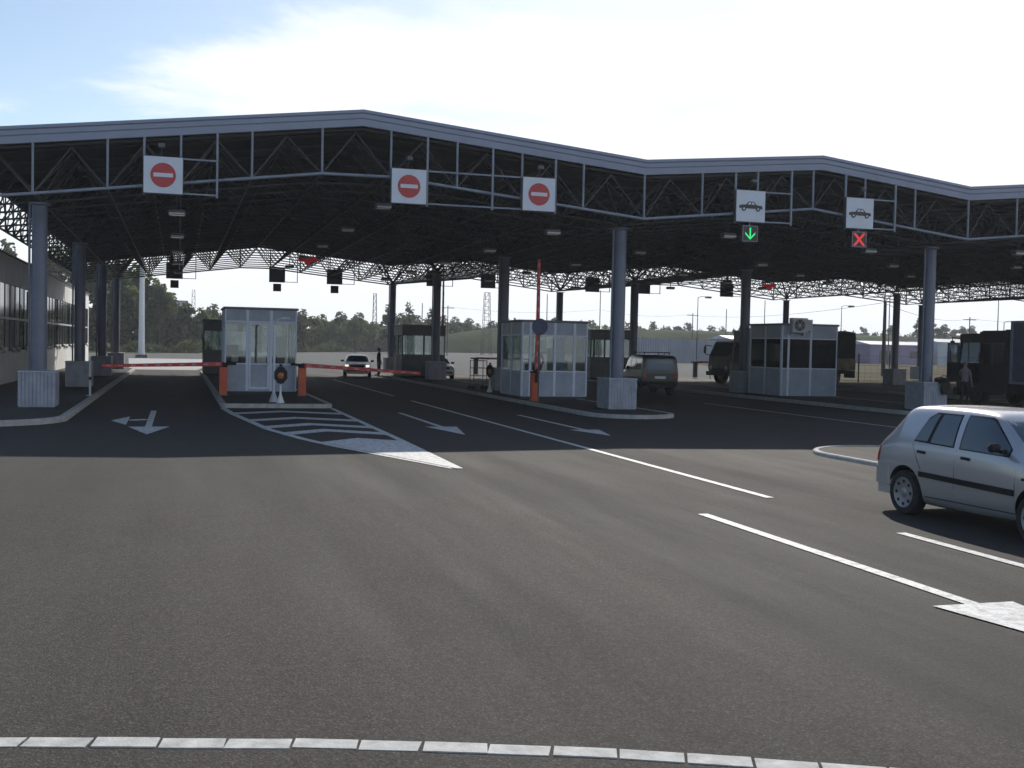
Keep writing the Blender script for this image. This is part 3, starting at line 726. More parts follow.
# ------------------------------------------------------------------ barriers
def barrier(loc, label, arm_dir, arm_len, raised=False, armz=1.0, cab='orange', tilt=0.0):
    t = thing('lane_barrier', loc, label, 'barrier', 'lane barriers')
    c = MB().bbox(-0.14, 0.14, -0.14, 0.14, 0.04, 1.06, 0.02).build('cabinet', cab, t)
    MB().box(-0.17, 0.17, -0.17, 0.17, 0, 0.04).build('base_plate', 'signback', t)
    MB().bbox(-0.155, 0.155, -0.155, 0.155, 1.06, 1.13, 0.02).build('lid', 'black', c)
    MB().box(-0.09, 0.09, -0.146, -0.141, 0.35, 0.85).build('door', cab, c)
    hubz = 1.16
    n = 10; seg = arm_len/n
    d = Vector((0, 0, 1)) if raised else Vector((arm_dir*math.cos(tilt), 0, math.sin(tilt)))
    upv = Vector((1, 0, 0)) if raised else Vector((-arm_dir*math.sin(tilt), 0, math.cos(tilt)))
    m = MB(); h0 = 0.075
    st = Vector((0, -0.22, hubz))
    for i in range(n):
        m.mi = 0
        a = st+d*(seg*i); b = st+d*(seg*(i+1)); hh = h0*(1-0.35*i/n)
        vs = []
        for p in (a, b):
            for su, sy in ((-1, -1), (1, -1), (1, 1), (-1, 1)): vs.append(p+upv*hh*su+Vector((0, 0.03*sy, 0)))
        m.add(vs, [(0, 1, 5, 4), (1, 2, 6, 5), (2, 3, 7, 6), (3, 0, 4, 7), (0, 3, 2, 1), (4, 5, 6, 7)])
        m.mi = 1                               # pale reflective dash on the face of each section
        a = st+d*(seg*(i+0.3)); b = st+d*(seg*(i+0.68)); vs = []
        for p in (a, b):
            for su, sy in ((-0.45, -1.1), (0.45, -1.1), (0.45, -1.0), (-0.45, -1.0)): vs.append(p+upv*hh*su+Vector((0, 0.032*sy, 0)))
        m.add(vs, [(0, 1, 5, 4), (1, 2, 6, 5), (2, 3, 7, 6), (3, 0, 4, 7), (0, 3, 2, 1), (4, 5, 6, 7)])
    m.build('arm', ['red', 'dash'], t)
    m = MB(); e = st-d*0.45; m.tube(st+Vector((0, -0.05, 0)), st+Vector((0, 0.2, 0)), 0.07, 12); m.tube(st, e, 0.05, 8); m.build('pivot', 'black', t)
    return t
barrier((1.56, 42.0, 0.13), 'closed red and white barrier across the leftmost lane, orange cabinet at its right', -1, 4.15, tilt=rad(-1.7))
barrier((4.42, 42.1, 0.13), 'closed red and white barrier right of the front booth, reaching towards the dark column', 1, 4.45, tilt=rad(-3.2))
barrier((12.55, 39.0, 0.13), 'raised red and white barrier standing upright in front of a pale booth', 1, 4.05, raised=True)
barrier((24.95, 76.0, 0.0), 'distant raised red barrier arm seen beside a dark column in the middle', 1, 5.2, raised=True, cab='red').location = (16.3, 70.5, 0.13)
t = barrier((37.3, 76.5, 0.05), 'distant closed red barrier in the gap between the van and the canvas truck', 1, 4.2, cab='signback')
t = barrier((20.2, 76.5, 0.05), 'distant closed red barrier seen behind the metal cart', 1, 4.2, cab='signback')
def rest(loc, label):
    t = thing('arm_rest_post', loc, label, 'post')
    MB().box(-0.12, 0.12, -0.12, 0.12, 0, 0.02).tube((0, 0, 0.02), (0, 0, 0.55), 0.04, 10).tube((0, 0, 0.66), (0, 0, 1.22), 0.04, 10).build('post', 'plinthcap', t)
    MB().tube((0, 0, 0.55), (0, 0, 0.66), 0.046, 10).build('dark_band', 'black', t)
    MB().path([(-0.0, -0.1, 1.34), (0, -0.1, 1.22), (0, 0.1, 1.22), (0, 0.1, 1.34)], 0.018).build('fork', 'plinthcap', t)
rest((-2.95, 41.3, 0.13), 'thin pale post with a dark band by the tip of the left barrier')
rest((38.1, 75.6, 0.0), 'far thin post supporting the red barrier near the dark van')

# target-board lamp and thin poles
def target_lamp(loc, label, rz=0):
    t = thing('signal_lamp', loc, label, 'signal lamp', rz=rz)
    MB().lathe([(0, 0), (0.14, 0), (0.12, 0.05), (0.035, 0.3), (0.028, 0.62), (0, 0.62)], 14).build('post', 'white', t, smooth=True)
    m = MB(); R = 0.27; cz = 0.92
    m.prismy([(R*math.cos(rad(22.5+45*i))*0.85, cz+R*1.1*math.sin(rad(22.5+45*i))) for i in range(8)], -0.03, 0.0)
    m.bbox(-0.12, 0.12, 0.0, 0.16, cz-0.16, cz+0.16, 0.03); m.tube((0, 0, 0.6), (0, 0, cz), 0.028, 8); m.box(-0.05, 0.05, -0.02, 0.02, cz+0.28, cz+0.36)
    m.build('target_board', 'black', t)
    MB().lathe([(0, -0.055), (0.07, -0.05), (0.105, -0.032)], 20, (0, 0, cz-0.02), 'y').build('lens', 'ledo', t, smooth=True)
    return t
target_lamp((3.22, 37.3, 0.13), 'black octagonal signal board with an orange lens in front of the leftmost booth')
target_lamp((12.95, 46.6, 0.13), 'round dark signal lamp on a short stand beside the metal cart', rz=rad(-60))
def thin_pole(loc, h, label):
    t = thing('slim_pole', loc, label, 'pole')
    MB().lathe([(0, 0), (0.15, 0), (0.15, 0.03), (0.05, 0.32), (0, 0.34)], 14).build('conical_foot', 'plinthcap', t, smooth=True)
    MB().tube((0, 0, 0.2), (0, 0, h), 0.04, 10).build('pole', 'boothf', t)
    MB().path([(0, 0, h), (0.1, 0, h+0.16), (0.28, 0, h+0.2)], 0.03).bbox(0.2, 0.5, -0.06, 0.06, h+0.15, h+0.24, 0.02).build('lamp_head', 'plinthcap', t)
thin_pole((3.05, 37.9, 0.13), 2.6, 'slim pale pole with conical foot standing in front of the leftmost booth')
thin_pole((14.15, 35.3, 0.13), 2.1, 'slim bluish pole with conical foot in front of the booth with the person')
# round sign
t = thing('round_sign', (12.5, 38.4, 0.13), 'dark blue round traffic sign beside the upright barrier arm', 'sign')
MB().tube((0, 0, 0), (0, 0, 2.6), 0.03, 10).build('post', 'signback', t)
MB().lathe([(0, -0.05), (0.29, -0.05), (0.30, -0.04), (0.30, -0.03), (0, -0.03)], 32, (0, 0, 2.75), 'y').build('disc', 'signblue', t)
# metal cart
t = thing('metal_cart', (12.75, 48.6, 0.13), 'empty metal shelf cart on small wheels beside a booth', 'cart', rz=rad(5))
m = MB()
for x in (0, 0.62):
    for y in (0, 0.5): m.tube((x, y, 0.12), (x, y, 1.35), 0.02, 6)
for z in (0.3, 0.65, 1.0, 1.33):
    m.path([(0, 0, z), (0.62, 0, z), (0.62, 0.5, z), (0, 0.5, z), (0, 0, z)], 0.016, 6)
m.build('frame', 'signback', t)
MB().box(0, 0.62, 0, 0.5, 0.30, 0.315).box(0, 0.62, 0, 0.5, 0.65, 0.662).build('shelf', 'signback', t)
for x in (0, 0.62):
    for y in (0, 0.5): MB().lathe([(0, -0.02), (0.09, -0.02), (0.1, 0), (0.09, 0.02), (0, 0.02)], 14, (x, y, 0.1), 'y').build('wheel', 'tyre', t)
# black bag on the plinth
def blob(name, m_, loc, dims, label=None, cat=None, seed=1, parent=None):
    bm = bmesh.new(); bmesh.ops.create_icosphere(bm, subdivisions=3, radius=1); r_ = random.Random(seed)
    ph = [r_.uniform(0, 6) for _ in range(6)]
    for v in bm.verts:
        c = v.co; k = 1+0.13*math.sin(3*c.x+ph[0])*math.cos(4*c.z+ph[1])+0.08*math.sin(7*c.y+ph[2]+3*c.z)
        v.co = Vector((c.x*dims[0], c.y*dims[1], max(c.z, -0.8)*dims[2]))*k
    me = bpy.data.meshes.new(name); bm.to_mesh(me); bm.free(); me.materials.append(M[m_])
    for p in me.polygons: p.use_smooth = True
    o = bpy.data.objects.new(name, me); COL.objects.link(o); o.location = loc
    if parent: o.parent = parent
    if label: tag(o, label, cat)
    return o
t = thing('bag', (26.72, 34.5, 1.19), 'black bag slumped over the right side of the front right column plinth', 'bag')
blob('bag_body', 'black', (0.0, 0.0, 0.03), (0.24, 0.26, 0.14), seed=4, parent=t)
blob('hanging_flap', 'black', (0.08, -0.14, -0.22), (0.20, 0.08, 0.28), seed=9, parent=t)
MB().path([(-0.2, -0.1, 0.1), (-0.1, -0.15, 0.22), (0.08, -0.15, 0.22), (0.2, -0.1, 0.1)], 0.015).build('strap', 'black', t)

# ------------------------------------------------------------------ people
def person(loc, rz, label, top, bottom, hair, pose='stand', scale=1.0):
    arms = {'stand': ((0.24, 0.02, 1.14), (0.26, -0.06, 0.90)), 'hip': ((0.36, 0.10, 1.18), (0.20, -0.05, 1.0)), 'reach': ((0.26, -0.16, 1.2), (0.24, -0.42, 1.24))}
    el, wr = arms[pose]
    V = [(0, 0, 0.95), (0, 0.0, 1.10), (0, 0.01, 1.30), (0, 0.01, 1.46), (0, -0.005, 1.56), (0, -0.01, 1.66), (0, -0.01, 1.745)]
    Rr = [(0.15, 0.12), (0.14, 0.11), (0.17, 0.12), (0.10, 0.085), (0.058, 0.058), (0.082, 0.098), (0.06, 0.07)]
    E = [(i, i+1) for i in range(6)]
    def addv(p, r, par): V.append(p); Rr.append((r, r) if not isinstance(r, tuple) else r); E.append((par, len(V)-1)); return len(V)-1
    for s_ in (-1, 1):
        a = addv((s_*0.10, 0, 0.88), 0.10, 0); a = addv((s_*0.115, -0.015, 0.50), 0.065, a); a = addv((s_*0.12, 0.015, 0.10), 0.045, a); addv((s_*0.13, -0.14, 0.045), 0.04, a)
        lw = el if s_ > 0 or pose != 'reach' else arms['stand'][0]; ww = wr if s_ > 0 or pose != 'reach' else arms['stand'][1]
        a = addv((s_*0.185, 0.01, 1.415), 0.062, 3); a = addv((s_*lw[0], lw[1], lw[2]), 0.045, a); a = addv((s_*ww[0], ww[1], ww[2]), 0.032, a)
        d = (Vector((s_*ww[0], ww[1], ww[2]))-Vector((s_*lw[0], lw[1], lw[2]))).normalized()
        pc = Vector(V[a])+d*0.075; pm = addv(tuple(pc), (0.036, 0.02), a)
        side = d.cross(Vector((0, 1, 0))).normalized() if abs(d.y) < 0.9 else Vector((1, 0, 0))
        for k in range(4):
            f0 = pc+side*(k-1.5)*0.019+d*0.02; l_ = (0.065, 0.075, 0.07, 0.055)[k]
            f = addv(tuple(f0+d*l_*0.5), 0.0085, pm); addv(tuple(f0+d*l_+Vector((0, -0.015, 0))), 0.0075, f)
        f = addv(tuple(pc-side*0.045), 0.010, pm); addv(tuple(pc-side*0.058+d*0.035), 0.0085, f)
    me = bpy.data.meshes.new('person'); me.from_pydata(V, E, [])
    o = bpy.data.objects.new('tmp', me); COL.objects.link(o)
    md = o.modifiers.new('s', 'SKIN'); md.use_smooth_shade = True
    for i, sv in enumerate(me.skin_vertices[0].data): sv.radius = Rr[i]; sv.use_root = (i == 0)
    sb = o.modifiers.new('u', 'SUBSURF'); sb.levels = 1; sb.render_levels = 1
    dg = bpy.context.evaluated_depsgraph_get(); me2 = bpy.data.meshes.new_from_object(o.evaluated_get(dg))
    bpy.data.objects.remove(o); me2.name = 'person'; me2.materials.clear()
    for k in ('skin', top, bottom, 'black'): me2.materials.append(M[k])
    for p in me2.polygons:
        c = p.center; p.use_smooth = True
        arm_end = (Vector((abs(c.x), c.y, c.z))-Vector(wr)).length < 0.055 or (abs(c.x) > 0.19 and c.z < wr[2]+0.01 and c.z > 0.7 and pose == 'stand')
        if c.z < 0.11: p.material_index = 3
        elif c.z > 1.515: p.material_index = 0
        elif arm_end or (pose == 'reach' and c.y < wr[1]): p.material_index = 0
        elif c.z > 0.97 or abs(c.x) > 0.2: p.material_index = 1
        else: p.material_index = 2
    b = bpy.data.objects.new('person', me2); COL.objects.link(b); b.location = loc; b.rotation_euler = (0, 0, rz); b.scale = (scale,)*3
    tag(b, label, 'person')
    m = MB(); pr = [(0.0, 0.108), (0.055, 0.095), (0.088, 0.05), (0.095, 0.0), (0.088, -0.04), (0.08, -0.06)]
    m.lathe(pr, 16, (0, 0.015, 1.70)); hb = m.build('hair', hair, b, smooth=True)
    fc = MB(); fc.mi = 0; fc.lathe([(0, 0.0), (0.011, -0.012), (0.014, -0.03), (0, -0.04)], 8, (0, -0.105, 1.675)); 
    fc.build('nose', 'skin', b); 
    for s_ in (-1, 1):
        MB().lathe([(0, 0.01), (0.009, 0.005), (0.009, -0.005), (0, -0.01)], 8, (s_*0.032, -0.098, 1.69)).build('eye', 'black', b)
        MB().lathe([(0, 0.03), (0.014, 0.015), (0.014, -0.015), (0, -0.03)], 8, (s_*0.086, 0.0, 1.675)).build('ear', 'skin', b)
    MB().box(-0.025, 0.025, -0.104, -0.098, 1.632, 1.638).build('mouth', 'signred', b)
    return b
person((13.62, 42.05, 0.42), rad(15), 'person in dark uniform standing inside the booth behind the upright barrier', 'navy', 'darkcloth', 'hair', 'hip', 1.02)
person((12.0, 69.2, 0.0), rad(60), 'person in black standing near the white saloon and the far dark booth', 'darkcloth', 'darkcloth', 'hair', 'stand', 1.02)
person((31.75, 39.5, 0.02), rad(120), 'person in a grey shirt and dark trousers beside the open truck door', 'shirt', 'darkcloth', 'greyhair', 'reach', 1.06)

# ------------------------------------------------------------------ cars
def loft_body(st, name, m_, parent, zs=1.0, cuts=(), cutr=0.34, hw=0.85, rows=10, lv=2):
    vs = []; fs = []
    for (x, zb_, wl, wm, zbt, wb, zt_, wt) in st:
        sh = (zt_-zbt); zm = zb_+(zbt-zb_)*0.45
        ring = [(0, zb_), (wl*0.85, zb_), (wl, zb_+0.06), (wm, zm), (wm*0.997, zm+(zbt-zm)*0.6), (wb, zbt), (wb+(wt-wb)*0.5+0.012, zbt+sh*0.5), (wt+0.02, zt_-min(0.05, sh*0.25)), (wt*0.86, zt_-0.014*min(1, sh*4)), (wt*0.35, zt_), ]
        full = [(-y, z) for y, z in ring[::-1]]+ring[1:]
        vs += [(x, y, z*zs) for y, z in full]
    k = len(vs)//len(st)
    for i in range(len(st)-1):
        for j in range(k):
            j2 = (j+1) % k; fs.append((i*k+j, i*k+j2, (i+1)*k+j2, (i+1)*k+j))
    # end caps as quad strips
    for b in (0, (len(st)-1)*k):
        for j in range(k//2):
            a1, a2, a3, a4 = b+j, b+j+1, b+k-2-j, b+k-1-j
            if len({a1, a2, a3, a4}) == 4: fs.append((a1, a2, a3, a4))
            elif len({a1, a2, a3, a4}) == 3: fs.append(tuple(dict.fromkeys((a1, a2, a3, a4))))
    me = bpy.data.meshes.new(name); me.from_pydata(vs, [], fs)
    bm = bmesh.new(); bm.from_mesh(me); bmesh.ops.remove_doubles(bm, verts=bm.verts, dist=1e-5); bmesh.ops.recalc_face_normals(bm, faces=bm.faces); bm.to_mesh(me); bm.free()
    me.materials.append(M[m_]); me.materials.append(M['black'])
    o = bpy.data.objects.new(name, me); COL.objects.link(o)
    s_ = o.modifiers.new('s', 'SUBSURF'); s_.levels = lv; s_.render_levels = lv
    dg = bpy.context.evaluated_depsgraph_get()
    bvh = BVHTree.FromObject(o, dg)
    tmp = []
    for cx_, cz in cuts:
        for sy in (-1, 1):
            c = MB(); c.tube((cx_, sy*(hw+0.2), cz), (cx_, sy*(hw-0.24), cz), cutr, 36); co = c.build('cut', 'black'); tmp.append(co)
            co.data.materials.clear(); co.data.materials.append(M['black'])
            b = o.modifiers.new('b', 'BOOLEAN'); b.operation = 'DIFFERENCE'; b.object = co; b.solver = 'EXACT'
            try: b.material_mode = 'TRANSFER'
            except Exception: pass
    dg = bpy.context.evaluated_depsgraph_get(); me2 = bpy.data.meshes.new_from_object(o.evaluated_get(dg))
    bpy.data.objects.remove(o)
    for c in tmp: bpy.data.objects.remove(c)
    me2.name = name
    for p in me2.polygons: p.use_smooth = True
    try: me2.set_sharp_from_angle(angle=rad(38))
    except Exception: pass
    ob = bpy.data.objects.new(name, me2); COL.objects.link(ob); ob.parent = parent
    return ob, bvh
def densify(pts, n=6):
    out = []
    for a, b in zip(pts, pts[1:]+pts[:1]):
        for i in range(n): out.append((a[0]+(b[0]-a[0])*i/n, a[1]+(b[1]-a[1])*i/n))
    return out
def panel_on(bvh, pts, axis, sgn, off, th, name, m_, parent, rings=5):
    """lay a thin panel with the given outline on the body surface. axis 'y': outline is (x,z); axis 'x': outline is (y,z)"""
    out = densify(pts, 6); n = len(out); cx_ = sum(p[0] for p in out)/n; cz = sum(p[1] for p in out)/n
    grid = []
    for k in range(rings+1):
        t = 1-k/(rings+0.0)*0.999
        grid += [(cx_+(p[0]-cx_)*t, cz+(p[1]-cz)*t) for p in out]
    vs = []; last = None
    for (a, z) in grid:
        if axis == 'y': o_, d_ = Vector((a, sgn*5, z)), Vector((0, -sgn, 0))
        else: o_, d_ = Vector((sgn*9, a, z)), Vector((-sgn, 0, 0))
        h, nn, _, _ = bvh.ray_cast(o_, d_)
        if h is None: h = last[0] if last else Vector((a, 0, z)); nn = last[1] if last else -d_
        last = (h, nn)
        if nn.dot(d_) > 0: nn = -nn
        vs.append(h+nn*off)
    m = MB(); fs = []
    for k in range(rings):
        for i in range(n):
            j = (i+1) % n; fs.append((k*n+i, k*n+j, (k+1)*n+j, (k+1)*n+i))
    fs.append(tuple(rings*n+i for i in range(n)))
    m.add(vs, fs)
    o = m.build(name, m_, parent, smooth=True, fix=False)
    # orient outward and give thickness with a rim
    me = o.data; bm = bmesh.new(); bm.from_mesh(me)
    dirv = Vector((0, sgn, 0)) if axis == 'y' else Vector((sgn, 0, 0))
    if sum((f.normal.dot(dirv) for f in bm.faces)) < 0: bmesh.ops.reverse_faces(bm, faces=bm.faces)
    bm.edges.ensure_lookup_table(); be = [e for e in bm.edges if e.is_boundary]
    ex = bmesh.ops.extrude_edge_only(bm, edges=be); nv = [v for v in ex['geom'] if isinstance(v, bmesh.types.BMVert)]
    for v in nv: v.co -= dirv*th
    bm.to_mesh(me); bm.free()
    for p in me.polygons: p.use_smooth = True
    try: me.set_sharp_from_angle(angle=rad(35))
    except Exception: pass
    return o
def wheel(parent, x, y, r, w, side, hub='hub', holes=8):
    wh = bpy.data.objects.new('wheel', None); COL.objects.link(wh); wh.parent = parent; wh.location = (x, y, r)
    MB().lathe([(r*0.69, -w/2), (r*0.93, -w/2), (r*0.99, -w*0.38), (r, -w*0.2), (r, w*0.2), (r*0.99, w*0.38), (r*0.93, w/2), (r*0.69, w/2)], 40, axis='y').build('tyre', 'tyre', wh, smooth=True)
    s_ = side
    m = MB(); m.lathe([(0, s_*w*0.46), (r*0.16, s_*w*0.47), (r*0.22, s_*w*0.40), (r*0.56, s_*w*0.44), (r*0.66, s_*w*0.50), (r*0.70, s_*w*0.46), (r*0.70, s_*w*0.2)], 40, axis='y'); m.mi = 1
    for i in range(holes):
        a = 2*math.pi*i/holes; m.lathe([(0, s_*w*0.485), (r*0.075, s_*w*0.475), (r*0.075, s_*w*0.38)], 10, (r*0.50*math.cos(a), 0, r*0.50*math.sin(a)), 'y')
    m.build('rim', [hub, 'black'], wh, smooth=True)
    return wh

def hatchback(loc, rz, label, paint, sc=1.0):
    t = thing('hatchback_car', loc, label, 'car', rz=rz)
    zs = 1.045
    st = [(0.03, .34, .70, .77, .60, .75, .64, .64), (0.06, .26, .76, .815, .72, .80, .80, .68), (0.12, .21, .79, .838, .88, .81, .97, .69), (0.20, .18, .79, .845, .91, .815, 1.06, .67),
          (0.33, .16, .79, .848, .925, .82, 1.20, .65), (0.44, .155, .80, .85, .93, .825, 1.325, .63), (0.52, .15, .80, .85, .93, .827, 1.405, .62), (0.60, .15, .80, .85, .93, .828, 1.437, .61), (1.05, .15, .80, .85, .93, .832, 1.452, .605),
          (1.7, .15, .80, .85, .93, .833, 1.457, .605), (2.12, .155, .80, .85, .93, .832, 1.44, .60), (2.30, .16, .80, .85, .925, .83, 1.40, .59), (2.50, .17, .80, .85, .925, .828, 1.285, .60),
          (2.78, .18, .80, .85, .92, .82, 1.10, .63), (2.95, .19, .80, .85, .915, .81, .995, .66), (3.2, .235, .80, .845, .895, .80, .955, .64), (3.5, .24, .79, .84, .865, .79, .91, .6),
          (3.8, .25, .76, .82, .79, .76, .83, .58), (3.93, .26, .70, .77, .70, .72, .73, .56), (4.0, .32, .60, .66, .58, .62, .60, .5)]
    body, bvh = loft_body(st, 'body', paint, t, zs, ((0.72, 0.33), (3.15, 0.33)), 0.35)
    Z = lambda p: [(a, b*zs) for a, b in p]
    for s_ in (-1, 1):
        # rubber seals, then glass panes
        rear = [(0.86, .975), (1.68, .955), (1.64, 1.36), (1.14, 1.36), (1.02, 1.29)]
        front = [(1.78, .95), (2.66, .935), (2.66, 1.02), (2.23, 1.335), (2.16, 1.36), (1.75, 1.365)]
        def shrink(p, k=0.025):
            cx_ = sum(q[0] for q in p)/len(p); cz = sum(q[1] for q in p)/len(p); out = []
            for x, z in p:
                d = Vector((cx_-x, cz-z)); out.append((x+d.x*k*2.2/d.length, z+d.y*k*2.2/d.length))
            return out
        panel_on(bvh, Z(rear), 'y', s_, 0.003, 0.02, 'window_seal', 'black', t); panel_on(bvh, Z(front), 'y', s_, 0.003, 0.02, 'window_seal', 'black', t)
        panel_on(bvh, Z(shrink([(0.86, .975), (1.15, .968), (1.235, 1.36), (1.14, 1.36), (1.02, 1.29)], 0.012)), 'y', s_, 0.007, 0.02, 'side_window', 'carglass', t)
        panel_on(bvh, Z(shrink([(1.185, .967), (1.68, .955), (1.64, 1.36), (1.265, 1.36)], 0.012)), 'y', s_, 0.007, 0.02, 'side_window', 'carglass', t)
        panel_on(bvh, Z(shrink(front, 0.012)), 'y', s_, 0.007, 0.02, 'side_window', 'carglass', t)
        panel_on(bvh, Z([(1.04, .54), (2.80, .51), (2.80, .58), (1.04, .605)]), 'y', s_, 0.018, 0.03, 'rubbing_strip', 'black', t, 2)
        for (a, b, c, d) in ((1.72, .26, 1.73, .93), (2.80, .33, 2.81, .90)):
            panel_on(bvh, Z([(a, b), (a+0.008, b), (c+0.008, d), (c, d)]), 'y', s_, 0.0015, 0.004, 'door_gap', 'black', t, 1)
        panel_on(bvh, Z([(1.06, .62), (1.07, .62), (0.86, .94), (0.85, .94)]), 'y', s_, 0.0015, 0.004, 'door_gap', 'black', t, 1)
        panel_on(bvh, Z([(1.12, .285), (2.80, .30), (2.80, .312), (1.12, .297)]), 'y', s_, 0.0015, 0.004, 'door_gap', 'black', t, 1)
        for hx in (0.99, 1.86):
            panel_on(bvh, Z([(hx, .835), (hx+0.15, .83), (hx+0.15, .862), (hx, .867)]), 'y', s_, 0.022, 0.03, 'door_handle', 'black', t, 2)
        panel_on(bvh, Z([(2.92, .70), (2.97, .70), (2.97, .73), (2.92, .73)]), 'y', s_, 0.008, 0.02, 'side_repeater', 'black', t, 1)
        mm = MB().bbox(2.52, 2.60, s_*0.85 if s_ > 0 else -1.03, 1.03 if s_ > 0 else -0.85, 0.985*zs, 1.09*zs, 0.035).box(2.54, 2.60, s_*0.79 if s_ > 0 else -0.86, 0.86 if s_ > 0 else -0.79, 0.975*zs, 1.02*zs).build('wing_mirror', 'black', t)
        panel_on(bvh, Z([(0.03, .66), (0.13, .66), (0.15, .86), (0.10, .86)]), 'y', s_, 0.012, 0.03, 'tail_light', 'tail', t, 2)
        panel_on(bvh, [(s_*0.50, .64), (s_*0.74, .64), (s_*0.74, .80), (s_*0.52, .80)], 'x', 1, 0.01, 0.03, 'headlight', 'lens', t, 2)
        panel_on(bvh, [(s_*0.52, .70), (s_*0.74, .70), (s_*0.75, .86), (s_*0.52, .86)], 'x', -1, 0.012, 0.03, 'tail_light', 'tail', t, 2)
        for wx in (0.72, 3.15): wheel(t, wx, s_*0.76, 0.305, 0.19, s_)
    panel_on(bvh, Z([(-.62, 1.0), (.62, 1.0), (.56, 1.35), (-.56, 1.35)]), 'x', -1, 0.006, 0.02, 'rear_window', 'carglass', t)
    panel_on(bvh, Z([(-.66, 1.0), (.66, 1.0), (.56, 1.335), (-.56, 1.335)]), 'x', 1, 0.006, 0.02, 'windscreen', 'carglass', t)
    panel_on(bvh, [(-.45, .66), (.45, .66), (.45, .76), (-.45, .76)], 'x', 1, 0.008, 0.02, 'grille', 'black', t, 2)
    # wrap-round bumpers
    for (x0, sg, hz0, hz1) in ((-0.07, 1, 0.36, 0.585), (-0.02, 1, 0.24, 0.355), (4.05, -1, 0.28, 0.56)):
        prof_ = [(x0+sg*0.44, 0.853), (x0+sg*0.16, 0.84), (x0+sg*0.05, 0.72), (x0, 0.45), (x0, 0)]
        pr = prof_+[(a, -b) for a, b in prof_[:-1][::-1]]
        inner = [(x0+sg*0.50, 0.75), (x0+sg*0.22, 0.72), (x0+sg*0.14, 0.6), (x0+sg*0.12, 0)]; inn = inner+[(a, -b) for a, b in inner[:-1][::-1]]
        out = pr+inn[::-1]
        if sg > 0: out = out[::-1]
        MB().prism(out, hz0*zs, hz1*zs).build('bumper', paint, t)
    t.scale = (sc,)*3
    return t
hatchback((10.33, 13.68, 0.0), rad(-90), 'silver five door hatchback in the right foreground with black side strips', 'silver')

def saloon(loc, rz, label, lights):
    t = thing('saloon_car', loc, label, 'car', rz=rz)
    st = [(0.0, .38, .66, .74, .62, .72, .70, .60), (0.06, .30, .76, .82, .82, .78, .93, .66), (0.45, .26, .78, .84, .88, .79, 1.0, .66), (0.75, .25, .79, .85, .90, .80, 1.03, .64), (1.1, .25, .8, .85, .92, .81, 1.30, .60),
          (1.45, .24, .8, .85, .93, .82, 1.40, .58), (2.1, .24, .8, .85, .93, .82, 1.42, .58), (2.55, .24, .8, .85, .93, .82, 1.38, .57), (3.15, .24, .8, .85, .91, .81, 1.01, .66), (3.4, .24, .79, .84, .88, .79, .94, .62), (3.9, .25, .77, .83, .80, .77, .85, .6),
          (4.15, .28, .70, .78, .70, .72, .73, .56), (4.22, .34, .62, .7, .60, .66, .62, .5)]
    body, bvh = loft_body(st, 'body', 'whitecar', t, 1.0, ((0.8, 0.32), (3.35, 0.32)), 0.35, lv=1)
    for s_ in (-1, 1):
        panel_on(bvh, [(1.02, .96), (2.95, .95), (2.45, 1.32), (1.35, 1.32)], 'y', s_, 0.006, 0.02, 'side_window', 'carglass', t)
        panel_on(bvh, [(s_*0.52, .66), (s_*0.72, .67), (s_*0.72, .79), (s_*0.52, .79)], 'x', 1, 0.012, 0.03, 'headlight', 'headl' if lights else 'lens', t, 2)
        panel_on(bvh, [(s_*0.46, .66), (s_*0.74, .66), (s_*0.74, .84), (s_*0.46, .84)], 'x', -1, 0.012, 0.03, 'tail_light', 'tail', t, 2)
        MB().bbox(2.62, 2.78, *sorted((s_*0.82, s_*1.02)), 0.96, 1.08, 0.03).build('wing_mirror', 'black', t)
        for wx in (0.8, 3.35): wheel(t, wx, s_*0.75, 0.30, 0.19, s_)
    panel_on(bvh, [(-.66, 1.0), (.66, 1.0), (.56, 1.34), (-.56, 1.34)], 'x', 1, 0.006, 0.02, 'windscreen', 'carglass', t)
    panel_on(bvh, [(-.60, 1.06), (.60, 1.06), (.54, 1.32), (-.54, 1.32)], 'x', -1, 0.006, 0.02, 'rear_window', 'carglass', t)
    panel_on(bvh, [(-.42, .64), (.42, .64), (.42, .78), (-.42, .78)], 'x', 1, 0.01, 0.02, 'grille', 'black', t, 2)
    panel_on(bvh, [(-.62, .40), (.62, .40), (.62, .52), (-.62, .52)], 'x', 1, 0.01, 0.02, 'air_intake', 'black', t, 2)
    return t
saloon((11.0, 71.4, 0.0), rad(-99), 'white saloon driving out with both headlights on', True)
saloon((15.35, 69.6, 0.0), rad(-92), 'white car mostly hidden behind the far dark booth and column', False)

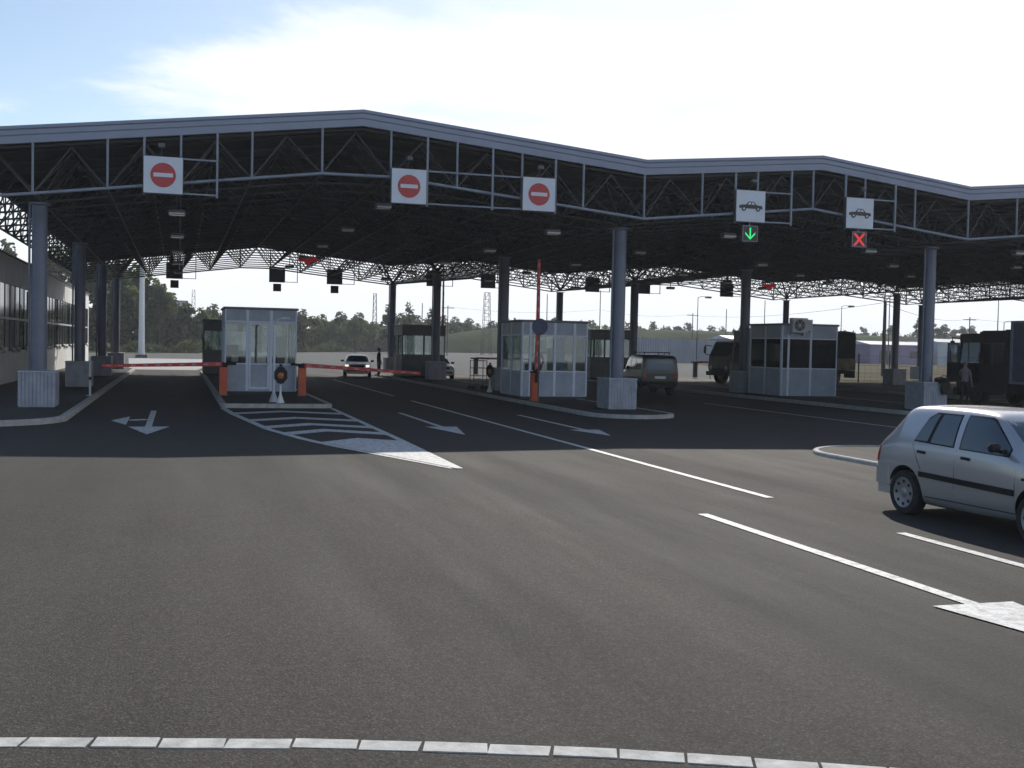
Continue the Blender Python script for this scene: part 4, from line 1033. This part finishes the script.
# dark off-road wagon beside the thick column
def offroader(loc, rz):
    t = thing('offroad_car', loc, 'dark off road wagon with roof rack seen from behind beside the thick column', 'car', rz=rz)
    st = [(0.0, .42, .78, .85, 1.0, .85, 1.05, .80), (0.02, .40, .79, .87, 1.06, .865, 1.16, .81), (0.08, .38, .80, .88, 1.09, .87, 1.76, .78), (0.12, .37, .80, .88, 1.09, .87, 1.86, .77), (0.25, .36, .80, .88, 1.09, .87, 1.89, .76), (1.2, .36, .80, .88, 1.1, .87, 1.90, .76),
          (2.5, .36, .80, .88, 1.1, .87, 1.88, .75), (2.75, .36, .80, .88, 1.1, .87, 1.80, .74), (3.3, .36, .80, .87, 1.08, .85, 1.22, .74), (3.5, .36, .80, .87, 1.05, .84, 1.12, .70), (4.2, .38, .80, .86, .98, .82, 1.06, .68), (4.45, .42, .74, .82, .85, .78, .92, .64), (4.55, .5, .68, .74, .7, .7, .75, .6)]
    body, bvh = loft_body(st, 'body', 'vanpaint', t, 1.0, ((0.95, 0.40), (3.65, 0.40)), 0.43, lv=1)
    for s_ in (-1, 1):
        for q in ([(0.25, 1.18), (1.15, 1.18), (1.12, 1.68), (0.32, 1.68)], [(1.22, 1.18), (2.0, 1.18), (1.95, 1.68), (1.2, 1.68)], [(2.08, 1.18), (3.0, 1.18), (2.72, 1.62), (2.04, 1.68)]):
            panel_on(bvh, q, 'y', s_, 0.008, 0.02, 'side_window', 'carglass', t)
        panel_on(bvh, [(0.25, .62), (3.2, .62), (3.2, 1.0), (0.25, 1.0)], 'y', s_, 0.006, 0.02, 'side_band', 'chrome' if False else 'vanpaint', t)
        panel_on(bvh, [(s_*0.66, .78), (s_*0.80, .78), (s_*0.80, 1.05), (s_*0.66, 1.05)], 'x', -1, 0.015, 0.03, 'tail_light', 'tail', t, 2)
        MB().bbox(2.85, 2.98, *sorted((s_*0.86, s_*1.08)), 1.12, 1.34, 0.03).build('wing_mirror', 'black', t)
        for wx in (0.95, 3.65): wheel(t, wx, s_*0.76, 0.38, 0.24, s_)
    panel_on(bvh, [(-.66, 1.2), (.66, 1.2), (.60, 1.68), (-.60, 1.68)], 'x', -1, 0.008, 0.02, 'rear_window', 'carglass', t)
    panel_on(bvh, [(-.70, 1.22), (.70, 1.22), (.60, 1.70), (-.60, 1.70)], 'x', 1, 0.008, 0.02, 'windscreen', 'carglass', t)
    MB().bbox(-0.1, 0.08, -0.84, 0.84, 0.48, 0.66, 0.03).build('bumper', 'black', t)
    panel_on(bvh, [(-.26, .78), (.26, .78), (.26, .90), (-.26, .90)], 'x', -1, 0.012, 0.02, 'number_plate', 'white', t, 2)
    m = MB()
    for y in (-0.6, 0.6):
        m.tube((0.5, y, 1.99), (2.4, y, 1.99), 0.02, 6)
        for x in (0.6, 1.4, 2.3): m.tube((x, y, 1.82), (x, y, 1.99), 0.018, 6)
    for x in (0.6, 1.0, 1.4, 1.9, 2.3): m.tube((x, -0.6, 1.99), (x, 0.6, 1.99), 0.018, 6)
    m.build('roof_rack', 'black', t)
    return t
offroader((21.35, 47.4, 0.0), rad(83))

# canvas-backed truck
def truck(loc, rz):
    t = thing('canvas_truck', loc, 'olive army style truck with dark canvas back, partly behind the air conditioned booth', 'truck', rz=rz)
    # local x forward; rear at 0, length 8.2
    MB().box(-1.5, 7.6, -0.45, 0.45, 0.75, 1.0).build('chassis', 'black', t)
    cb = MB().prismy([(6.25, 0.85), (8.15, 0.75), (8.25, 1.0), (8.2, 1.75), (7.75, 2.65), (7.6, 2.72), (6.25, 2.72)], -1.15, 1.15).build('cab', 'camo', t)
    for s_ in (-1, 1):
        y0_, y1_ = sorted((s_*1.152, s_*1.165))
        MB().prismy([(6.75, 1.75), (7.95, 1.75), (7.62, 2.5), (6.75, 2.5)], y0_, y1_).build('side_window', 'carglass', cb)
        MB().box(6.62, 6.64, *sorted((s_*1.152, s_*1.158)), 0.95, 2.55).box(8.0, 8.02, *sorted((s_*1.152, s_*1.158)), 0.95, 1.75).build('door_gap', 'black', cb)
        MB().box(6.75, 6.9, *sorted((s_*1.152, s_*1.19)), 1.5, 1.54).build('door_handle', 'black', cb)
        m = MB(); m.path([(8.0, s_*1.15, 2.4), (8.35, s_*1.4, 2.45), (8.35, s_*1.4, 1.9), (8.05, s_*1.15, 1.8)], 0.025); m.bbox(8.3, 8.38, *sorted((s_*1.32, s_*1.52)), 1.95, 2.38, 0.02); m.build('mirror', 'black', t)
        MB().lathe([(0, 0.03), (0.12, 0.02), (0.13, -0.02)], 16, (8.25, s_*0.85, 1.05), 'x').build('headlight', 'lens', cb)
        for wx, tw in ((7.35, 0), (0.0, 1), (1.3, 1)):
            wheel(t, wx, s_*0.98, 0.50, 0.30, s_, 'camo')
    MB().add([(8.215, -1.0, 1.78), (8.215, 1.0, 1.78), (7.80, 0.95, 2.60), (7.80, -0.95, 2.60)], [(0, 1, 2, 3)]).build('windscreen', 'carglass', cb)
    MB().box(8.2, 8.4, -1.15, 1.15, 0.55, 0.8).build('bumper', 'black', t)
    MB().box(-1.6, 6.0, -1.22, 1.22, 1.0, 1.75).build('cargo_bed', 'camo', t)
    m = MB(); n = 13; secs = []
    for i in range(n):
        x = -1.58+7.55*i/(n-1); sag = 0.05*math.sin(math.pi*(i % 3)/3.0)
        w = 1.2-sag*0.5; top = 3.55-sag
        secs.append([(x, -w, 1.76), (x, -w-0.01, 3.2), (x, -w+0.08, 3.42), (x, -w*0.5, top), (x, 0, top+0.05), (x, w*0.5, top), (x, w-0.08, 3.42), (x, w+0.01, 3.2), (x, w, 1.76)])
    k = 9; m.v = [p for s_ in secs for p in s_]
    for i in range(n-1):
        for j in range(k-1): m.f.append((i*k+j, i*k+j+1, (i+1)*k+j+1, (i+1)*k+j)); m.m.append(0)
    m.f += [tuple(range(k)), tuple((n-1)*k+j for j in range(k))]; m.m += [0, 0]
    m.build('canvas_cover', 'canvas', t)
    MB().box(-1.6, -1.54, -1.2, -0.2, 0.5, 0.98).build('mudguard', 'black', t)
    MB().box(-1.6, -1.54, 0.2, 1.2, 0.5, 0.98).build('mudguard', 'black', t)
    return t
truck((40.8, 64.6, 0.0), rad(187))

# dark lorry with open door at the right edge
def lorry(loc, rz):
    t = thing('lorry', loc, 'dark lorry at the right edge of the picture with its cab door open', 'lorry', rz=rz)
    # local x forward; y left side (door open on left)
    MB().box(0, 10.6, -0.45, 0.45, 0.7, 1.0).build('chassis', 'black', t)
    cab = MB()
    cab.prismy([(7.9, 0.6), (11.05, 0.6), (11.15, 1.0), (11.1, 1.9), (10.85, 3.0), (10.6, 3.12), (9.4, 3.2), (7.9, 3.28)], -1.22, -1.16)   # far side
    # near (left) side built as pillars so that the windows are open
    for (a, b, c, d) in ((7.9, 8.15, 0.6, 3.28), (8.15, 9.55, 0.6, 1.8), (8.15, 9.55, 2.72, 3.24), (9.55, 9.68, 0.6, 3.2), (9.68, 10.95, 2.72, 3.1), (9.68, 11.1, 0.6, 0.95)):
        cab.box(a, b, 1.16, 1.22, c, d)
    cab.prismy([(10.95, 0.95), (11.13, 0.95), (11.1, 1.9), (10.86, 3.0), (10.75, 3.0), (10.95, 1.9)], 1.16, 1.22)
    cab.box(7.9, 10.6, -1.16, 1.16, 3.02, 3.12); cab.box(7.9, 11.0, -1.16, 1.16, 0.6, 0.95); cab.box(7.9, 7.98, -1.16, 1.16, 0.95, 1.9); cab.box(11.05, 11.15, -1.16, 1.16, 0.6, 1.85)
    c = cab.build('cab', 'truckdark', t)
    MB().add([(11.1, -1.14, 1.87), (11.1, 1.14, 1.87), (10.86, 1.1, 2.98), (10.86, -1.1, 2.98)], [(0, 1, 2, 3)]).build('windscreen', 'glassdark', c)
    MB().box(8.15, 9.55, 1.18, 1.19, 1.8, 2.72).build('side_window', 'glassdark', c)
    m = MB(); m.bbox(8.9, 9.5, 0.3, 0.9, 0.95, 1.5, 0.05); m.bbox(8.8, 8.98, 0.3, 0.9, 1.5, 2.3, 0.05); m.bbox(8.9, 9.5, -0.9, -0.3, 0.95, 1.5, 0.05); m.bbox(8.8, 8.98, -0.9, -0.3, 1.5, 2.3, 0.05); m.build('seat', 'black', c)
    MB().lathe([(0.22, -0.015), (0.25, 0), (0.22, 0.015)], 20, (10.4, 0.6, 1.75), 'x').build('steering_wheel', 'black', c)
    # open door, hinged at the front edge and swung out
    d = bpy.data.objects.new('open_door', None); COL.objects.link(d); d.parent = t; d.location = (10.98, 1.24, 0); d.rotation_euler = (0, 0, rad(-60))
    MB().box(-1.2, 0, -0.03, 0.03, 1.0, 1.85).build('lower_panel', 'truckdark', d)
    MB().box(-1.2, -1.12, -0.03, 0.03, 1.85, 2.7).box(-0.08, 0, -0.03, 0.03, 1.85, 2.7).box(-1.12, -0.08, -0.03, 0.03, 2.62, 2.7).build('window_frame', 'truckblue', d)
    MB().box(-1.12, -0.08, -0.006, 0.006, 1.85, 2.62).build('pane', 'glass', d)
    b = MB().bbox(0, 7.7, -1.25, 1.25, 1.05, 3.6, 0.03).build('box_body', 'truckblue', t)
    m = MB()
    for x in (0.0, 7.66):
        for s_ in (-1, 1): m.box(x-0.02, x+0.09, s_*1.28-0.03, s_*1.28+0.03, 1.02, 3.63)
    for s_ in (-1, 1): m.box(0.09, 7.64, s_*1.27-0.02, s_*1.27+0.02, 1.02, 1.12); m.box(0.09, 7.64, s_*1.27-0.02, s_*1.27+0.02, 3.53, 3.63)
    m.build('edge_trim', 'chord', b)
    MB().box(1.2, 6.4, 1.24, 1.262, 2.55, 2.95).build('red_band', 'signred', b)
    for s_ in (-1, 1):
        for wx in (9.9, 1.6, 2.8): wheel(t, wx, s_*0.98, 0.52, 0.3, s_, 'truckdark')
        MB().box(3.6, 7.2, *sorted((s_*1.0, s_*1.15)), 0.45, 0.95).build('side_guard', 'black', t)
    MB().bbox(11.0, 11.3, -1.25, 1.25, 0.4, 0.75, 0.03).build('bumper', 'black', t)
    m = MB(); m.path([(10.9, 1.25, 2.9), (11.1, 1.5, 2.95), (11.1, 1.5, 2.2), (10.95, 1.25, 2.1)], 0.02); m.bbox(11.06, 11.14, 1.4, 1.6, 2.2, 2.8, 0.02); m.build('mirror', 'black', t)
    return t
lorry((34.3, 30.6, 0.0), rad(90))

# ------------------------------------------------------------------ office building on the left
def office():
    t = thing('office_building', (-7, 40, 0), 'long white office building with ribbon windows beside the left pavement', 'building')
    L_ = 56; H = 5.55
    w = MB()
    w.box(-9, 0, 0, L_, 0.0, 1.48); w.box(-9, 0, 0, L_, 4.36, H); w.box(-9, -0.4, 0, L_, 1.48, 1.52)
    w.box(-9, 0, L_-0.5, L_, 1.48, 4.36); w.box(-9, 0, 0, 0.5, 1.48, 4.36); w.box(-9, -8.7, 0.5, L_-0.5, 1.48, 4.36)
    w.build('wall', 'render', t)
    MB().box(-9.1, 0.12, -0.1, L_+0.1, H, H+0.06).build('roof', 'winframe', t)
    n = 36; p = (L_-1.0)/n
    MB().box(-0.09, -0.02, 0.5, L_-0.5, 2.84, 2.94).build('transom', 'plinthcap', t)
    for i in range(n):
        y0_ = 0.5+p*i
        if i == 12:
            MB().box(-0.1, 0.02, y0_, y0_+p, 0.1, 4.3).build('door', 'winframe', t); continue
        f = MB().box(-0.10, -0.03, y0_, y0_+0.07, 1.48, 4.36).build('window', 'winframe', t)
        MB().box(-0.065, -0.055, y0_+0.07, y0_+p, 1.5, 4.36).build('pane', 'officeglass' if i % 5 else 'glassdark', f)
        if i % 3 != 1: blob('planter', 'curtain', (0.0, y0_+p*0.5, 1.52), (0.10, p*0.36, 0.13), seed=i, parent=t)
    MB().box(-8.6, -1.2, 0.6, L_-0.6, 2.0, 2.1).build('interior_floor', 'desk', t)
    return t
office()

# ------------------------------------------------------------------ background: masts, poles, wires
def street_lamp(x, y, h, label, arm=1.4, group='street lamps beyond the canopy', double=False):
    t = thing('street_lamp', (x, y, 0), label, 'street lamp', group)
    MB().tube((0, 0, 0), (0, 0, h), 0.09, 8, 0.05).build('pole', 'wood', t)
    MB().path([(0, 0, h), (arm*0.5, 0, h+0.15), (arm, 0, h+0.1)], 0.04).build('arm', 'wood', t)
    MB().bbox(arm-0.2, arm+0.75, -0.18, 0.18, h-0.1, h+0.18, 0.05).build('lamp_head', 'signback', t)
street_lamp(73.3, 150, 9.8, 'street lamp beyond the canopy, left of the canvas truck')
street_lamp(97.6, 150, 9.2, 'street lamp just right above the air conditioned booth roof')
street_lamp(101.2, 120, 9.5, 'tall street lamp above the dark lorry at the right')
street_lamp(102.6, 120.5, 6.5, 'lower street lamp above the dark lorry at the right')
street_lamp(60.5, 105, 4.3, 'short double headed lamp beside the front of the canvas truck', arm=0.6)
t = thing('floodlight_mast', (-3.85, 126, 0), 'tall pale tapered mast standing on the concrete apron at the left', 'mast')
MB().tube((0, 0, 0), (0, 0, 17), 0.34, 14, 0.17).build('mast_shaft', 'white', t, smooth=True)
MB().box(-0.6, 0.6, -0.6, 0.6, 0, 0.35).build('mast_base', 'signback', t)
MB().box(-1.2, 1.2, -0.15, 0.15, 16.8, 17.0).bbox(-1.2, -0.7, -0.3, 0.1, 17.0, 17.5, 0.03).bbox(0.7, 1.2, -0.3, 0.1, 17.0, 17.5, 0.03).build('lamp_head', 'signback', t)
def pole(x, y, h, label, cross=True, r=0.13):
    t = thing('utility_pole', (x, y, 0), label, 'utility pole', 'utility poles beyond the canopy')
    MB().tube((0, 0, 0), (0, 0, h), r, 8, r*0.7).build('pole', 'wood', t)
    if cross: MB().box(-1.2, 1.2, -0.05, 0.05, h-0.5, h-0.38).build('crossarm', 'wood', t)
POLES = [(47.3, 200, 9.2, 'utility pole with a short arm seen between the two middle columns', True), (77.2, 200, 13, 'tall thin pole behind the booth with the person', False), (96.7, 200, 9.2, 'utility pole above the roof of the dark wagon', True),
         (104, 200, 10.2, 'thin pole just right of the dark wagon', False), (112.5, 200, 12.2, 'tall thin pole left of the canvas truck', False), (121.1, 150, 8.2, 'utility pole above the lorry roof', True), (63.2, 90, 7.0, 'thick pole beside the far right column', False),
         (88, 150, 11.5, 'thin pole behind the air conditioned booth', False), (114, 160, 10.5, 'thin pole right of the air conditioned booth', False), (42.5, 200, 9.5, 'pole left of the middle dark column', False), (66.5, 200, 12, 'thin pole right of the second middle column', False), (120.3, 170, 12, 'thin pole left of the front right column', False)]
for x, y, h, lab, c in POLES: pole(x, y, h, lab, c, 0.2 if 'thick' in lab else 0.11)
def wire(a, b, sag):
    m = MB(); pts = []
    for i in range(17):
        t_ = i/16; p = Vector(a).lerp(Vector(b), t_); p.z -= sag*4*t_*(1-t_); pts.append(p)
    m.path(pts, 0.022, 4); return m
for a, b, lab in (((47.3, 200, 9), (77.2, 200, 9.3), 'overhead cable seen between the middle columns'), ((77.2, 200, 9.3), (96.7, 200, 9), 'overhead cable behind the thick column'), ((63.2, 90, 6.8), (121, 150, 7.9), 'overhead cable above the distant sheds at the right'),
                  ((121.1, 150, 7.9), (170, 150, 8.2), 'overhead cable above the dark lorry'), ((96.7, 200, 8.8), (63.2, 90, 6.9), 'overhead cable above the air conditioned booth')):
    tag(wire(a, b, 0.8).build('overhead_cable', 'wood'), lab, 'cable', 'overhead cables')
def pylon(x, y, h, w, label):
    t = thing('lattice_mast', (x, y, 0), label, 'mast', 'lattice masts on the skyline')
    m = MB(); n = 9
    for sx in (-1, 1):
        for sy in (-1, 1): m.tube((sx*w, sy*w, 0), (sx*w*0.55, sy*w*0.55, h), 0.05, 4)
    for i in range(n):
        z0_, z1_ = h*i/n, h*(i+1)/n; a = w*(1-0.45*i/n); b = w*(1-0.45*(i+1)/n)
        for sy in (-1, 1): m.tube((-a, sy*a, z0_), (b, sy*b, z1_), 0.035, 4); m.tube((-b, sy*b, z1_), (b, sy*b, z1_), 0.035, 4); m.tube((sy*a, -a, z0_), (sy*b, b, z1_), 0.035, 4)
    m.build('lattice', 'wood', t)
pylon(60.2, 220, 12.8, 0.9, 'lattice mast on the skyline left of the booth with the person')
pylon(2.9, 250, 12.6, 0.5, 'slim lattice mast rising from the wooded slope at the left')
pylon(43.9, 260, 13.6, 0.55, 'slim lattice mast above the trees left of the far column')
t = thing('white_hut', (0.3, 205, 5.4), 'small white hut on the wooded slope at the left', 'hut')
MB().box(-1.0, 1.0, 0, 2, -5.4, 3.2).build('wall', 'white', t); MB().box(-1.15, 1.15, -0.15, 2.15, 3.2, 3.4).build('roof', 'roofpale', t)

# low sheds at the right
def shed(x, y, w, d, h, wm, label, rz=0):
    t = thing('shed', (x, y, 0), label, 'shed', 'sheds beyond the dry field', rz=rz)
    MB().box(0, w, 0, d, 0, h).build('wall', wm, t)
    MB().add([(-0.3, -0.3, h), (w+0.3, -0.3, h), (w+0.3, d+0.3, h), (-0.3, d+0.3, h), (-0.3, d/2, h+0.7), (w+0.3, d/2, h+0.7)], [(0, 1, 5, 4), (2, 3, 4, 5), (0, 4, 3), (1, 2, 5)]).build('roof', 'roofpale', t)
    n = max(2, int(w/6))
    for i in range(n):
        a = w*(i+0.3)/n
        MB().box(a, a+w/n*0.35, -0.06, -0.01, 0.1 if i % 3 == 0 else 1.2, 2.6).build('door' if i % 3 == 0 else 'window', 'winframe', t)
shed(100, 190, 26, 9, 4.2, 'wallblue', 'long blue grey shed behind the canvas truck')
shed(129, 188, 14, 9, 3.8, 'wallpurple', 'mauve shed left of the front right column')
shed(146, 190, 15, 9, 4.6, 'wallpale', 'pale shed with white roof right of the front right column')
shed(166, 192, 30, 9, 4.4, 'wallblue', 'blue grey shed behind the dark lorry')
def board_fence(a, b, h, label, n):
    t = thing('board_fence', (a[0], a[1], 0), label, 'fence'); d = Vector((b[0]-a[0], b[1]-a[1], 0)); L_ = d.length; t.rotation_euler = (0, 0, math.atan2(d.y, d.x))
    m = MB()
    for i in range(n): m.box(L_*i/n+0.03, L_*(i+1)/n-0.03, -0.03, 0.03+(i % 2)*0.04, 0.05, h)
    m.build('board_panel', 'wallblue', t)
    for i in range(0, 21): MB().box(L_*i/20-0.06, L_*i/20+0.06, 0.07, 0.2, 0, h+0.1).build('post', 'wood', t)
board_fence((60, 144), (128, 200), 3.6, 'long blue grey board fence beyond the dark wagon and red barrier', 120)
# wire fence with dark posts
t = thing('wire_fence', (44.5, 70, 0), 'wire fence with thin dark posts along the dry field', 'fence')
m = MB()
for i in range(34):
    MB().tube((i*2.6, 0, 0), (i*2.6, 0, 2.1), 0.05, 6).build('post', 'wood', t)
for z in (0.15, 0.7, 1.25, 1.95): m.tube((0, 0, z), (33*2.6, 0, z), 0.012, 4)
for i in range(33*5): m.tube((i*0.52, 0, 0.1), (i*0.52, 0, 1.98), 0.006, 3, caps=False)
m.build('wire_mesh', 'wood', t)

# ------------------------------------------------------------------ vegetation
def leafcloud(m, c, R3, n, rs, sz):
    for _ in range(n):
        while True:
            v = Vector((rs.uniform(-1, 1), rs.uniform(-1, 1), rs.uniform(-1, 1)))
            if 0.25 < v.length < 1: break
        p = Vector(c)+Vector((v.x*R3[0], v.y*R3[1], v.z*R3[2]))
        a = Vector((rs.gauss(0, 1), rs.gauss(0, 1), rs.gauss(0, 1))).normalized(); b = a.orthogonal().normalized(); s_ = sz*rs.uniform(0.6, 1.3)
        m.add([p-a*s_-b*s_*0.5, p+a*s_-b*s_*0.6, p+a*s_*0.8+b*s_*0.6, p-a*s_*0.7+b*s_*0.5], [(0, 1, 2, 3)])
def tree(loc, label, H, W_, seed, leaf='leaf', group='trees beyond the road', dens=1.0, trunk=0.25):
    t = thing('tree', loc, label, 'tree', group); rs = random.Random(seed)
    tr = MB(); tr.tube((0, 0, -0.3), (0.1*W_*rs.uniform(-1, 1), 0, H*0.45), 0.03*H, 8, 0.02*H)
    m = MB()
    for i in range(9):
        a = rs.uniform(0, 6.28); rr_ = W_*rs.uniform(0.1, 0.62); z = H*rs.uniform(trunk+0.05, 0.86); k = rs.uniform(0.22, 0.42)*W_*(1.15-z/H*0.45)
        c = (rr_*math.cos(a)*(1.25-z/H), rr_*math.sin(a)*(1.25-z/H), z)
        tr.tube((0, 0, H*(trunk+0.02)), c, 0.012*H, 5, 0.004*H)
        leafcloud(m, c, (k, k, k*0.8), int(150*dens), rs, 0.045*H*0.62)
    leafcloud(m, (0, 0, H*0.86), (W_*0.25, W_*0.25, H*0.14), int(110*dens), rs, 0.045*H*0.62)
    tr.build('trunk', 'bark', t); m.build('crown', leaf, t, fix=False)
    return t
P1 = tree((-6.5, 188, 1.5), 'tall dark tree at the top of the wooded slope behind the pale mast', 12.6, 5.2, 1)
P2 = tree((22.5, 214, 0), 'rounded tree on the skyline just right of the front booth', 8.2, 4.2, 2)
P3 = tree((34, 224, 0), 'low bushy tree on the skyline above the white saloon', 7.0, 4.2, 3, dens=0.9)
P4 = tree((44.5, 222, 0), 'pale feathery tree on the skyline right of the far column', 10.4, 3.6, 4, 'leaf2', dens=0.6)
protos = [P1, P2, P3, P4]
SL = 'dark tree among the trees of the wooded slope at the left'
for i, (x, y, z, s_) in enumerate([(-12.5, 190, 2, 1.1), (-10, 196, 2, 1.15), (-8.4, 184, 1, 0.92), (-4.5, 190, 1, 0.93), (-3.0, 186, 0.5, 0.84), (-1.2, 190, 0, 0.78), (1.2, 192, 0, 0.66), (3.5, 194, 0, 0.60), (-16, 188, 2, 1.15), (-20, 196, 2, 1.2), (-26, 190, 2, 1.2), (-32, 194, 2, 1.1)]):
    c = copy_tree(protos[i % 2], (x, y, z), SL, rz=i*1.3); s2 = s_*(1 if i % 2 == 0 else 1.5); c.scale = (s2, s2, s2); c['group'] = 'trees of the wooded slope'
ML = 'low bushy tree in the row beyond the far road'
rs = random.Random(11)
for i in range(46):
    x = 6+i*2.3+rs.uniform(-0.8, 0.8)
    y = 206+ (x-6)*1.3+rs.uniform(-3, 6) if x < 60 else 276+(x-60)*1.0+rs.uniform(-3, 8)
    c = copy_tree(protos[1+(i % 2)], (x, y, 0), ML, rz=i*1.7); s_ = rs.uniform(0.78, 1.05)*(1+(y-206)/600); c.scale = (s_*1.1, s_*1.1, s_)
    c['group'] = 'low trees beyond the far road'
c = copy_tree(P4, (40.4, 221, 0), 'pale feathery tree on the skyline just left of its taller twin', rz=2); c.scale = (1.1, 1.1, 1.0)
c = copy_tree(P4, (49.5, 224, 0), 'shorter pale tree on the skyline left of the middle dark column', rz=4); c.scale = (0.95, 0.95, 0.92)
RL = 'small tree on the skyline beyond the sheds'
for i in range(60):
    x = 84+i*3.8+rs.uniform(-1.5, 1.5); y = 300+rs.uniform(-8, 14)
    c = copy_tree(protos[[1, 2, 1, 3][i % 4]], (x, y, 5.2), RL, rz=i*2.1); s_ = rs.uniform(0.32, 0.5)
    if 214 < x < 244: s_ = rs.uniform(0.7, 0.85)
    c.scale = (s_*1.2, s_*1.2, s_); c['group'] = 'small skyline trees beyond the sheds'

# terrain behind
def ridge(name, pts, m_, depth=60):
    """pts: (x, y, height) crest line; slope down to both sides"""
    m = MB(); n = len(pts)
    vs = [(x, y, -0.2) for x, y, h in pts]+[(x*1.01, y+8, h*0.85) for x, y, h in pts]+[(x*1.02, y+18, h) for x, y, h in pts]+[(x*1.1, y+depth, -0.2) for x, y, h in pts]
    m.add(vs, [(k*n+i, k*n+i+1, (k+1)*n+i+1, (k+1)*n+i) for k in range(3) for i in range(n-1)])
    return tag(m.build(name, m_, smooth=True), kind='structure')
ridge('hill', [(-90, 178, 4), (-40, 180, 4), (-12, 181, 2.6), (-3, 183, 1.2), (6, 192, 0.3), (14, 200, 0.1)], 'grass')
ridge('grass_bank', [(56, 262, 3.5), (80, 266, 6.8), (130, 272, 7.4), (180, 274, 7.4), (230, 274, 7.2), (400, 290, 7.2)], 'grass', 90)
# dense undergrowth, one mass
m = MB(); rs = random.Random(21)
def mass(x0, x1, yf, hf, n, sz, dep=8):
    for _ in range(n):
        x = rs.uniform(x0, x1); h = hf(x); z = h*(rs.random()**0.8)*(0.86+0.14*math.sin(x*1.7)+0.1*math.sin(x*0.63+1)); y = yf(x)+rs.uniform(0, dep)+z*0.35
        a = Vector((rs.gauss(0, 1), rs.gauss(0, 0.6), rs.gauss(0, 1))).normalized(); b = a.orthogonal().normalized(); s_ = sz*rs.uniform(0.5, 1.3); p = Vector((x, y, z))
        m.add([p-a*s_-b*s_*0.5, p+a*s_-b*s_*0.6, p+a*s_*0.8+b*s_*0.6, p-a*s_*0.7+b*s_*0.5], [(0, 1, 2, 3)])
mass(-60, 4, lambda x: 180 if x < -4 else 184+(x+4)*1.0, lambda x: 7.5 if x < -4 else 7.5-(x+4)*0.25, 16000, 0.42)
mass(3, 60, lambda x: 196+(x-4)*1.3, lambda x: 5.6, 26000, 0.42)
mass(60, 112, lambda x: 270+(x-60)*1.0, lambda x: 5.6, 12000, 0.6)
mass(84, 300, lambda x: 291, lambda x: 9.0, 16000, 0.55, 3)
tag(m.build('undergrowth', 'leaf', fix=False), 'dense green undergrowth massed below the distant trees', kind='stuff')

m = MB(); rs = random.Random(31)
mass(-30, 3, lambda x: 170, lambda x: 1.3+0.5*math.sin(x*0.9), 3500, 0.3, 6)
mass(3, 60, lambda x: 178+(x-3)*1.75, lambda x: 1.6+0.6*math.sin(x*0.7), 7000, 0.32, 8)
mass(60, 95, lambda x: 272+(x-60)*1.4, lambda x: 2.2+0.6*math.sin(x*0.7), 4000, 0.45, 8)
tag(m.build('scrub', 'leaf2', fix=False), 'low pale scrub along the far side of the road', kind='stuff')
# haze
h = MB().box(-420, 620, -30, 760, -1.2, 24).build('haze', 'black'); h.data.materials.clear()
hm = bpy.data.materials.new('haze'); hm.use_nodes = True; nt = hm.node_tree; nt.nodes.clear()
o = nt.nodes.new('ShaderNodeOutputMaterial'); v = nt.nodes.new('ShaderNodeVolumePrincipled')
v.inputs['Color'].default_value = (0.86, 0.91, 1, 1); v.inputs['Density'].default_value = 0.00042; v.inputs['Anisotropy'].default_value = 0.3
nt.links.new(v.outputs[0], o.inputs['Volume']); h.data.materials.append(hm); tag(h, kind='stuff')
